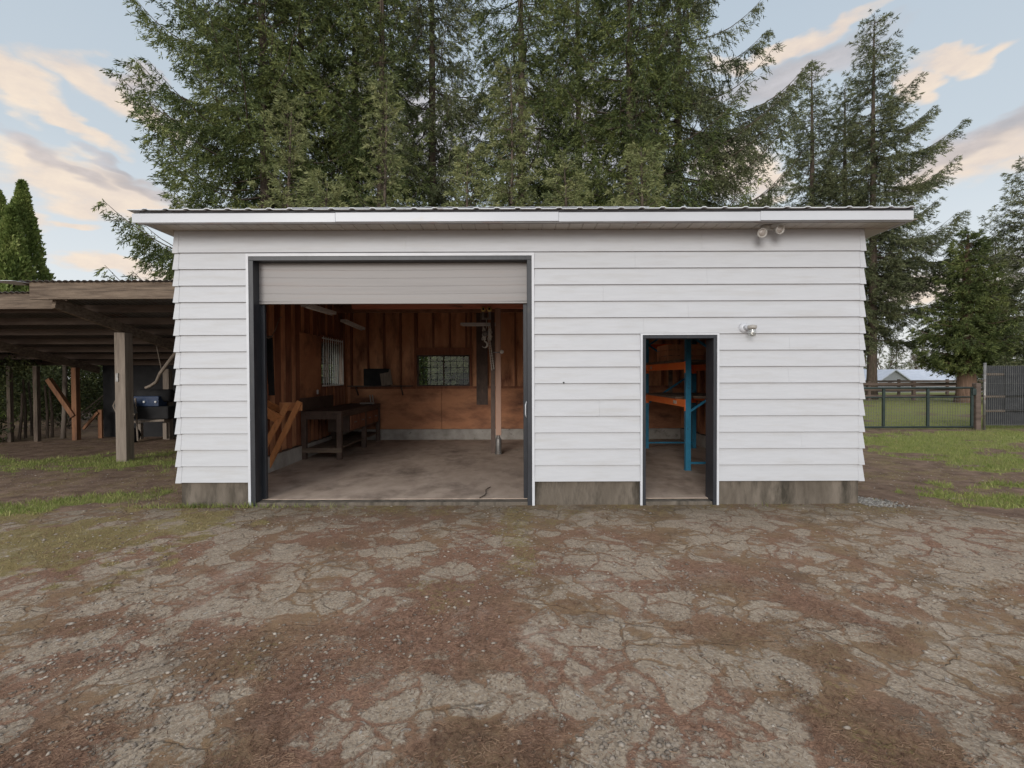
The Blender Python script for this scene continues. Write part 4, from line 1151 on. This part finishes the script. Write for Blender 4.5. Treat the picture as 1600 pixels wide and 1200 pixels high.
# bent branch under roof
tag(MB().tube([P(227, 604, 11), P(235, 601, 11), P(244, 595, 10.9), (P(250, 582, 10.8)), P(270, 556, 10.6), P(285, 540, 10.4)], .03, 6, .045).build('bent_branch', M_weath, None, smooth=True), 'bare bent branch slanting down from the shed roof above the grill', 'branch')
tag(MB().tube([P(240, 515, 10.5), P(247, 548, 10.5), P(252, 574, 10.6)], .008, 5).build('cord', M_weath, None), 'thin cord hanging from the shed roof near the bent branch', 'cord')
nb_ = tag(MB().box(*[v for pr in zip(P(183, 594, 9.22), P(187, 581, 9.22)) for v in pr][:2], 3.18, 3.24, P(183, 594, 9.22)[2], P(187, 581, 9.22)[2]).build('socket_box', M_steel, None), 'small grey box fixed on the side of the square shed post', 'box')

# ================================================================ right: gate, fences, barn
def wx(px_, d): return (px_ - 800) / 755.6 * d
GD = 14.2; gy0 = GD - 6
gt = thing('field_gate', 'wide dark green metal gate with wire mesh infill', 'gate', (12, gy0, 0))
g0, g1 = 6.3, wx(1521, GD)
ztop, zmid, zbot = 1.22, .95, .07
b = MB()
b.tube([(g0, gy0, ztop), (g1, gy0, ztop)], .03, 8); b.tube([(g0, gy0, zbot), (g1, gy0, zbot)], .03, 8); b.tube([(g0, gy0, zmid), (g1, gy0, zmid)], .022, 8)
b.build('gate_rail', M_gate, gt, smooth=True)
for px_ in (1240, 1311, 1381, 1450, 1519):
    x_ = wx(px_, GD); MB().box(x_ - .035, x_ + .035, gy0 - .02, gy0 + .02, zbot + .03, ztop - .03).build('upright', M_gate, gt)
b = MB(); x = g0
while x < g1: b.box(x - .003, x + .003, gy0 + .022, gy0 + .028, zbot, zmid); x += .075
z = zbot + .08
while z < zmid: b.box(g0, g1, gy0 + .029, gy0 + .034, z - .003, z + .003); z += .09
b.build('wire_mesh', M_wire, gt)
MB().box(g1 - .05, g1 + .1, gy0 - .05, gy0 + .05, 1.0, 1.2).build('latch', M_gate, gt, bevel=.02)
tag(MB().bar((wx(1528, GD), gy0 + .02, -.1), (wx(1527, GD), gy0 + .02, 1.36), .15, .15, (0, 1, 0)).build('gate_post', M_fencewood, None, bevel=.02), 'brown wooden post between the metal gate and black mesh panels', 'post')
pf = thing('mesh_fence', 'tall wire panel fence backed with black boards right of the gate', 'fence', (15.5, gy0, 0))
f0, f1 = wx(1536, GD), wx(1536, GD) + 7.5
ft = 1.87
MB().tube([(f0, gy0 - .05, -.1), (f0, gy0 - .05, ft + .08)], .035, 8).build('fence_post', M_steel, pf, smooth=True)
MB().tube([(f0 + 2.6, gy0 - .05, -.1), (f0 + 2.6, gy0 - .05, ft + .08)], .035, 8).build('fence_post', M_steel, pf, smooth=True)
b = MB(); x = f0 + .03
while x < f1: b.box(x - .004, x + .004, gy0 - .052, gy0 - .044, .1, ft); x += .06
for z in (.14, .55, .95, 1.35, 1.62, ft - .01): b.box(f0, f1, gy0 - .043, gy0 - .036, z - .004, z + .004)
b.build('wire_mesh', M_wire, pf)
b = MB(); zz = .25
for z0, z1, off in ((.12, .52, 0), (.56, .93, .02), (.99, 1.60, 0), (1.63, ft - .02, .02)):
    b.box(f0 + .05, f1, gy0 + .0 + off, gy0 + .02 + off, z0, z1)
b.box(f0 + .62, f0 + 1.25, gy0 - .03, gy0 - .005, .5, ft - .1)
b.build('black_board', M_panelblk, pf)
b = MB()
for z in (.54, .96, 1.615): b.box(f0 + .02, f1, gy0 - .03, gy0 - .008 if False else gy0 - .006, z - .03, z + .03) if z < 1 else b.box(f0 + .02, f0 + .6, gy0 - .03, gy0 - .006, z - .03, z + .03)
b.build('rail', M_weathx, pf)
# far rail fence
def rail_fence(name, label, x0, x1, y_, n, hz):
    t = thing(name, label, 'fence', ((x0 + x1) / 2, y_, 0))
    for i in range(n):
        x_ = x0 + (x1 - x0) * i / (n - 1)
        MB().box(x_ - .08, x_ + .08, y_ - .08, y_ + .08, -.3, hz + .06).build('post', M_fencewood, t)
    b = MB()
    for z in (hz - .1, hz * .62, hz * .25): b.box(x0, x1, y_ - .12, y_ - .085, z - .075, z + .075)
    b.build('rail', M_fencewood, t)
rail_fence('rail_fence', 'dark wooden rail fence across the paddock behind the gate', 14, 48, 24.5, 13, 1.15)
rail_fence('rail_fence', 'farther wooden rail fence in front of the grey barn', 16, 60, 34, 12, 1.2)
# barn
bd = 58.0
bn_ = thing('barn', 'long low grey barn with pale metal roof beyond the fences', 'barn', (48, bd - 6, -1.1))
def shed_house(t, x0, x1, y0, y1, zb_, ze, zp, gx=None):
    b = MB()
    # gable to the left/front: ridge runs along +x from gable corner
    ym = (y0 + y1) / 2
    b.add([(x0, y0, zb_), (x1, y0, zb_), (x1, y1, zb_), (x0, y1, zb_), (x0, y0, ze), (x1, y0, ze), (x1, y1, ze), (x0, y1, ze), (x0, ym, zp), (x1, ym, zp)],
          [(0,1,5,4),(1,2,6,9,5),(2,3,7,6),(3,0,4,8,7)])
    b.build('wall', M_barnwall, t)
    o = .35; s = (zp - ze) / (ym - y0); b = MB()
    for yy0, sg in ((y0 - o, 1), (y1 + o, -1)):
        zz = ze - s * o + .03
        b.add([(x0 - o, yy0, zz), (x1 + o, yy0, zz), (x1 + o, ym, zp + .03), (x0 - o, ym, zp + .03), (x0 - o, yy0, zz + .12), (x1 + o, yy0, zz + .12), (x1 + o, ym, zp + .15), (x0 - o, ym, zp + .15)],
              [(0,3,2,1),(4,5,6,7),(0,1,5,4),(1,2,6,5),(3,0,4,7)])
    b.build('roof', M_barnroof, t)
shed_house(bn_, wx(1420, 61), wx(1515, 61) + 8, 55, 63, -1.3, .95, 2.2)
b = MB(); gx0, gx1, gm = wx(1372, bd), wx(1422, bd), wx(1397, bd); fy, by_ = bd - 6, bd + 5
b.add([(gx0, fy, -1.3), (gx1, fy, -1.3), (gx1, fy, .80), (gm, fy, 2.15), (gx0, fy, .80),
       (gx0, by_, -1.3), (gx1, by_, -1.3), (gx1, by_, .80), (gm, by_, 2.15), (gx0, by_, .80)],
      [(0,1,2,3,4), (9,8,7,6,5), (0,4,9,5), (1,6,7,2)])
b.build('gable_wall', M_barnwall, bn_)
b = MB(); sl_ = 1.35 / (gm - gx0)
for sg, xe in ((-1, gx0 - .3), (1, gx1 + .3)):
    ze_ = 2.17 - sl_ * abs(xe - gm)
    v = [(gm, fy - .3, 2.17), (xe, fy - .3, ze_), (xe, by_, ze_), (gm, by_, 2.17)]
    v = v + [(x_, y_, z_ + .14) for x_, y_, z_ in v]
    b.add(v, [(0,1,2,3), (7,6,5,4), (0,4,5,1), (1,5,6,2), (2,6,7,3)])
b.build('gable_roof', M_barnroof, bn_)
MB().box(wx(1387, bd), wx(1393, bd), fy - .06, fy - .02, .30, .75).build('window', M_dark, bn_)
MB().box(wx(1397, bd), wx(1404, bd), fy - .06, fy - .02, .30, .75).build('window', M_trim, bn_)
MB().box(wx(1447, 61), wx(1453, 61), 54.93, 54.98, .2, .65).build('window', M_dark, bn_)
fh = thing('farmhouse', 'distant pale farmhouse partly hidden behind the tall fir trunk', 'house', (62, 76, -1.1))
shed_house(fh, 57.2, 61.0, 74, 80, -1.3, 1.7, 2.6)
MB().box(58.6, 59.4, 73.9, 73.97, .6, 1.8).build('window', M_dark, fh)

# ================================================================ trees
def conifer(name, label, x0, y0, h, rmax, seed, mat=M_fir, zlow=1.2, zvis=None, nb=150, droop=.35, leaf=.13, step=.085, trunk_r=None,
            power=.75, upt=.25, group=None, bark=M_bark, cat='conifer', hang=.55, extra=(), zb=0.0, twig=.62):
    rg = np.random.default_rng(seed)
    t = thing(name, label, cat, (x0, y0, zb), group)
    tr_ = trunk_r or h * .012 + .06
    # trunk
    n = 14; pts = []; rad = []
    top = h
    for i in range(n + 1):
        f = i / n
        pts.append((x0 + math.sin(f * 5 + seed) * .10 * f, y0 + math.cos(f * 4 + seed) * .10 * f, zb - .2 + f * (top + .2)))
        rad.append(tr_ * (1.25 if i == 0 else 1) * (1 - f) ** .8 + .012)
    mb = MB(); mb.tube(pts, rad, 9)
    zmax = min(h * .985, zvis) if zvis else h * .985
    zs = zlow + (zmax - zlow) * np.linspace(0, 1, nb) ** .95 + rg.normal(0, .12, nb)
    azs = np.arange(nb) * 2.4 + rg.normal(0, .5, nb)
    LV = []; limbs = MB()
    ex = list(extra)
    for i in range(nb + len(ex)):
        if i < nb:
            z, a = float(zs[i]), float(azs[i]); f = max(0., min(.995, (z - 0) / h))
            L = rmax * (1 - f) ** power * rg.uniform(.55, 1.12) + .22
            lowcut = min(1., .65 + .35 * (z - zlow) / (.15 * h + .1)); L *= lowcut
        else:
            z, a, L = ex[i - nb]; f = z / h
        dirx, diry = math.sin(a), math.cos(a)
        ns = max(5, int(L / .35)); s = np.linspace(0, 1, ns + 1)
        d_ = droop * (.6 + .8 * rg.random()) * (1 - .6 * f)
        rr = L * s
        zz = z + L * (-d_ * np.sin(s * 2.2) * .75 + upt * s ** 2.4 + (.45 * f) * s)
        wob = np.cumsum(rg.normal(0, .045, ns + 1)) * L * .25
        cx = x0 + dirx * rr - diry * wob; cyy = y0 + diry * rr + dirx * wob
        C_ = np.stack([cx, cyy, zz + zb], 1)
        r0 = .012 + .0075 * L
        limbs.tube([tuple(c) for c in C_], [r0 * (1 - .85 * q) for q in s], 4, cap=False)
        # secondary twigs
        m = max(4, int(L / (.17 if i < nb else .085)))
        st = rg.uniform(.10, 1.0, m * 2); st[:3] = .99
        P0 = np.stack([np.interp(st, s, C_[:, k]) for k in range(3)], 1)
        side = np.where(rg.random(m * 2) < .5, 1., -1.)
        ang = rg.uniform(.5, 1.15, m * 2); ang[:3] = rg.uniform(-.2, .2, 3)
        tx_ = dirx * np.cos(ang) - diry * np.sin(ang) * side
        ty_ = diry * np.cos(ang) + dirx * np.sin(ang) * side
        l2 = (twig * L * (1.02 - st) ** .8 * .55 + .22) * rg.uniform(.5, 1.2, m * 2); l2 = np.minimum(l2, 1.5)
        hz_ = -hang * rg.uniform(.2, 1.3, m * 2) + .15 * (st > .85) + .3 * f
        D2 = np.stack([tx_, ty_, hz_], 1); D2 /= np.linalg.norm(D2, axis=1)[:, None]
        cnt = np.maximum(4, (l2 / step * 1.9).astype(int))
        idx = np.repeat(np.arange(m * 2), cnt)
        u = rg.random(len(idx)) ** .85
        A0 = P0[idx] + D2[idx] * (u * l2[idx])[:, None] + rg.normal(0, .022, (len(idx), 3))
        A0[:, 2] -= (u ** 2) * l2[idx] * .22
        # needle spray direction: forward plus spread
        Dn = D2[idx] * .9 + rg.normal(0, .42, (len(idx), 3)); Dn[:, 2] -= .10
        Dn /= np.linalg.norm(Dn, axis=1)[:, None]
        LV.append((A0, Dn))
    A0 = np.concatenate([a for a, _ in LV]); Dn = np.concatenate([d for _, d in LV])
    n = len(A0)
    ll = leaf * rg.uniform(.6, 1.4, n)[:, None]
    rnd = rg.normal(0, 1, (n, 3)); S = np.cross(Dn, rnd); S /= np.linalg.norm(S, axis=1)[:, None]
    S *= ll * .10
    V = np.stack([A0 - S * .6, A0 + Dn * ll * .45 - S, A0 + Dn * ll, A0 + Dn * ll * .45 + S], 1).reshape(-1, 3)
    mb.add(limbs.v, limbs.f)
    mb.build('trunk', bark, t, smooth=True)
    np_mesh('crown', V, np.arange(n * 4).reshape(-1, 4), mat, t)
    return t, n

NT = 0
def T(*a, **k):
    global NT
    t, n = conifer(*a, **k); NT += n
    return t
gbig = 'tall firs behind the workshop'
big = [
    # px trunk, distance, h, rmax, seed, az extras
    (418, 20.5, 27, 6.0, 1, 'leftmost big fir, its long ragged boughs reaching out over the pole shed', M_fir),
    (478, 22.5, 28, 5.2, 2, 'big fir second from left behind the workshop, dense dark boughs', M_fir),
    (559, 24.0, 29, 4.6, 3, 'tall fir with bare grey-brown trunk showing above the roller door', M_fir),
    (598, 21.5, 25, 4.0, 4, 'fir standing just right of the one with the bare trunk', M_fir),
    (676, 23.0, 29, 4.6, 5, 'fir with dark straight trunk behind the middle of the roof, left of centre', M_fir2),
    (815, 23.0, 29, 5.0, 6, 'fir whose trunk rises right above the centre of the roof', M_fir),
    (905, 25.5, 28, 5.0, 7, 'fir behind the roof a little right of centre', M_fir),
    (985, 22.0, 28, 5.2, 8, 'broad yellow-green fir above the narrow doorway', M_fir),
    (1060, 23.5, 27, 5.6, 9, 'rightmost of the big firs, its long drooping boughs reaching right', M_fir2),
]
for px_, d, h, rm, sd_, lab, mt in big:
    zv = 1.6 + 600 / 755.6 * (d + 3)
    ex = []
    if sd_ == 1:
        ex = [(7.6, -math.pi/2 + .15, 6.3), (6.6, -math.pi/2 - .5, 5.3), (15.5, -math.pi/2, 5.2), (13.2, -math.pi/2 + .1, 5.8), (12.2, -math.pi/2 - .25, 5.6), (10.9, -math.pi/2, 5.0), (16.8, -math.pi/2 + .3, 4.8)]
    if sd_ == 9:
        ex = [(14.6, math.pi/2, 6.1), (12.3, math.pi/2 + .1, 5.6), (10.6, math.pi/2 - .1, 5.4), (13.4, math.pi/2 + .3, 5.0), (16.2, math.pi/2, 4.2), (9.0, math.pi/2, 4.2)]
    T('fir_tree', lab, wx(px_, d), d - 6, h, rm, sd_, mt, zlow=1.6, zvis=zv, nb=150, group=gbig, extra=ex, power=.5, trunk_r=.26, step=.045, leaf=.16, hang=.95, twig=.68, droop=.42, upt=.30)
gy_ = 'young spruces in front of the tall firs'
for px_, py, d, rm, sd_, lab in [(455, 158, 16.5, 2.1, 21, 'young bluish spruce left of the bare trunk, rising above the roller door'),
                                 (602, 128, 17.0, 1.5, 22, 'slim olive spruce with pointed tip beside the bare fir trunk'),
                                 (798, 105, 18.5, 2.3, 23, 'pale green young spruce with its tip above the roof centre'),
                                 (735, 235, 15.5, 1.7, 26, 'short young spruce peeping over the roof left of centre'),
                                 (885, 262, 15.0, 1.6, 24, 'short bluish spruce peeping over the roof right of centre'),
                                 (1005, 235, 16.0, 2.4, 25, 'bushy young spruce over the roof above the narrow doorway'),
                                 (510, 285, 14.5, 1.6, 27, 'lowest young spruce just topping the roof above the roller door')]:
    h = 1.6 + (588 - py) / 755.6 * d
    T('young_spruce', lab, wx(px_, d), d - 6, h, rm, sd_, M_young, zlow=1.0, nb=110, group=gy_, power=.8, droop=.15, upt=.45, hang=.3, leaf=.12, step=.026, trunk_r=.1)
# right-hand group
d = 34; T('slim_fir', 'pointed fir with open crown left of the tallest right-hand fir', wx(1266, d), d - 6, 1.6 + 482/755.6*d, 5.6, 31, M_fir2, zlow=3, nb=230, power=.8, leaf=.17, step=.05, group='firs right of the workshop')
d = 37; T('slim_fir', 'smaller fir crowded between the two pointed right-hand firs', wx(1318, d), d - 6, 1.6 + 452/755.6*d, 5.0, 32, M_fir2, zlow=4, nb=200, power=.8, leaf=.18, step=.055, group='firs right of the workshop')
d = 32.5; T('tall_fir', 'tallest right-hand fir with uneven boughs reaching over the gate', wx(1362, d), d - 6, 1.6 + 560/755.6*d, 5.6, 33, M_fir2, zlow=4.0, nb=230, power=.72, leaf=.17, step=.045, trunk_r=.30,
            extra=[(16.2, math.pi/2 + .1, 5.6), (14.4, math.pi/2, 5.9), (11.0, math.pi/2, 6.2), (9.6, math.pi/2 + .2, 7.6), (8.4, math.pi/2, 7.0), (6.2, math.pi/2 + .3, 5.2), (4.6, math.pi/2, 4.2), (12.6, math.pi/2 - .3, 4.4), (17.8, 1.5, 4.2)])
d = 28; T('cedar_tree', 'broad green cedar with thick reddish trunk behind the gate', wx(1510, d), d - 6, 1.6 + 225/755.6*d, 3.6, 34, M_fir, zlow=1.9, nb=260, power=.9, leaf=.15, step=.03, trunk_r=.50, bark=M_redbark, droop=.3, upt=.1, cat='cedar')
d = 27; T('dark_spruce', 'very dark spruce cut by the right edge behind the black fence', wx(1606, d), d - 6, 1.6 + 335/755.6*d, 3.9, 35, M_fir2, zlow=1.0, nb=190, power=.7, leaf=.15, step=.045, cat='spruce')
d = 42; T('background_fir', 'hazy fir showing between the cedar and the dark spruce', wx(1552, d), d - 6, 1.6 + 215/755.6*d, 4.5, 36, M_fir2, zlow=1.0, nb=120, power=.6, leaf=.2, step=.08)
# distant treeline copies
for i, (px_, d, h, s_) in enumerate([(1352, 84, 11, 41), (1400, 96, 9, 42), (1440, 100, 12, 43), (1490, 92, 14, 44), (1545, 90, 15, 45), (1620, 80, 16, 46)]):
    T('distant_fir', ['far-off fir seen left of the barn roof', 'low far-off fir right above the barn gable', 'far-off fir showing over the long barn roof', 'far-off fir behind the cedar trunk', 'far-off fir behind the black fence post', 'far-off fir beyond the right end of the black fence'][i],
      wx(px_, d), d - 6, h, 3.4, s_, M_fir2, zlow=.5, nb=70, power=.7, leaf=.35, step=.16, group='distant firs on the horizon', zb=-1)

def bare_tree(name, label, x0, y0, h, seed, zb=0):
    rr = random.Random(seed); mb = MB()
    def grow(p, d, l, r, k):
        q = p + d * l
        mb.tube([tuple(p), tuple(p + d * l * .5 + Vector((rr.uniform(-1, 1), rr.uniform(-1, 1), 0)) * l * .05), tuple(q)], r, 5, r * .6, cap=False)
        if k == 0: return
        for _ in range(3 if k > 1 else 4):
            nd = (d + Vector((rr.uniform(-1, 1), rr.uniform(-1, 1), rr.uniform(-.1, .6))) * .62).normalized()
            grow(q, nd, l * rr.uniform(.6, .85), r * .55, k - 1)
    grow(Vector((x0, y0, zb)), Vector((0, 0, 1)), h * .3, h * .02, 5)
    o = mb.build(name, M_bark)
    return tag(o, label, 'tree', 'bare trees near the barn')
bare_tree('bare_tree', 'leafless grey-brown tree left of the barn gable', wx(1382, 62), 56, 7.5, 1, -1)
bare_tree('bare_tree', 'leafless tree behind the long barn roof', wx(1432, 74), 68, 6.5, 2, -1)

# thujas on the left
def thuja(label, x0, y0, h, r, seed, dens=30000):
    rg = np.random.default_rng(seed)
    t = thing('thuja', label, 'thuja', (x0, y0, 0), 'pointed thujas behind the pole shed')
    n = dens
    f = rg.random(n) ** 1.3; a = rg.random(n) * 2 * math.pi
    prof = np.clip((1 - f) ** .82, 0, 1) * np.clip(.55 + 3 * f, 0, 1)
    lump = .50 + 1.05 * fbm(np.abs(a - 3.14) * 2.4 + 3, f * 18, 5, seed) + .08 * rg.normal(0, 1, n)
    rr = r * prof * lump * (1 - .16 * rg.random(n))
    A0 = np.stack([x0 + np.cos(a) * rr, y0 + np.sin(a) * rr, .1 + f * h * .99], 1)
    Dn = np.stack([np.cos(a) * .5, np.sin(a) * .5, np.full(n, .85)], 1) + rg.normal(0, .4, (n, 3)); Dn /= np.linalg.norm(Dn, axis=1)[:, None]
    S = np.cross(Dn, rg.normal(0, 1, (n, 3))); S /= np.linalg.norm(S, axis=1)[:, None]
    ll = .15 * rg.uniform(.6, 1.4, n)[:, None]; S *= ll * .24
    V = np.stack([A0 - S * .5, A0 + Dn * ll * .5 - S, A0 + Dn * ll, A0 + Dn * ll * .5 + S], 1).reshape(-1, 3)
    np_mesh('crown', V, np.arange(n * 4).reshape(-1, 4), M_thuja, t)
    MB().tube([(x0, y0, -.1), (x0, y0, h * .9)], .16, 8, .02).build('trunk', M_bark, t)
d = 20
thuja('thuja with the tallest sharp tip beside the open sky', wx(40, d), d - 6, 1.6 + 303/755.6*d, 1.35, 51)
thuja('lower thuja with blunt tip at the left edge', wx(2, 19), 13, 1.6 + 288/755.6*19, 1.5, 52)
thuja('thuja hidden mostly between its two neighbours, right of the blunt one', wx(22, 18.5), 12.5, 1.6 + 262/755.6*18.5, 1.2, 53)
thuja('thuja cut off by the left edge of the view', wx(-45, 19), 13, 9.0, 1.5, 54)

# shrubs behind the left side of the shed
def shrub(label, x0, y0, h, r, seed, n=16000, mat=M_shrub):
    rg = np.random.default_rng(seed)
    t = thing('shrub', label, 'shrub', (x0, y0, 0), 'shrubs behind the pole shed')
    cn = 26
    C_ = np.stack([rg.normal(0, r * .45, cn), rg.normal(0, r * .35, cn), rg.uniform(.15, .95, cn) * h], 1)
    idx = rg.integers(0, cn, n)
    A0 = C_[idx] + rg.normal(0, 1, (n, 3)) * np.array([r * .22, r * .2, h * .10]); A0[:, 2] = np.abs(A0[:, 2])
    A0 += np.array([x0, y0, 0])
    Dn = rg.normal(0, 1, (n, 3)); Dn /= np.linalg.norm(Dn, axis=1)[:, None]
    S = np.cross(Dn, rg.normal(0, 1, (n, 3))); S /= np.linalg.norm(S, axis=1)[:, None]
    ll = .08 * rg.uniform(.5, 1.4, n)[:, None]; S *= ll * .26
    V = np.stack([A0, A0 + Dn * ll * .5 - S, A0 + Dn * ll, A0 + Dn * ll * .5 + S], 1).reshape(-1, 3)
    np_mesh('foliage', V, np.arange(n * 4).reshape(-1, 4), mat, t)
    b = MB()
    for i in range(0, cn, 2): b.tube([(x0 + rg.normal(0, .1), y0, -.05), (x0 + C_[i][0] * .6, y0 + C_[i][1] * .6, C_[i][2] * .5), tuple(C_[i] + np.array([x0, y0, 0]))], .03, 5, .008)
    b.build('stem', M_bark, t)
shrub('olive-green bush under the left end of the shed roof', -13.6, 5.9, 2.1, .9, 61)
shrub('dark bush behind the thin poles of the shed', -14.2, 9.3, 3.0, 1.6, 62)
shrub('bush just outside the back of the shed near the orange post', -12.6, 11.0, 2.2, 1.5, 63)
shrub('bush filling the far left corner behind the shed', -16.2, 8.0, 3.2, 1.8, 64)
shrub('bush growing close behind the grid window of the workshop', -3.0, 12.0, 3.6, 1.5, 65, 42000, M_fir)
shrub('tall leafy bush showing in the right half of the grid window', -1.6, 11.0, 3.4, 1.5, 66, 42000, M_fir)
for k_, (sx_, sy_, lb_) in enumerate([(-13.2, 12.5, 'dense dark bush rightmost of the row added to darken behind the shed'), (-15.8, 12.8, 'dense dark bush in the middle of the row added to darken behind the shed'), (-18.4, 12.0, 'dense dark bush leftmost of the row added to darken behind the shed'), (-7.2, 13.0, 'bush showing behind the barred left window of the workshop')]):
    shrub(lb_, sx_, sy_, 3.0, 1.9, 70 + k_, 26000, M_shrub)  # row beyond the shed is added to darken what shows under its roof
print('leaf quads', NT)
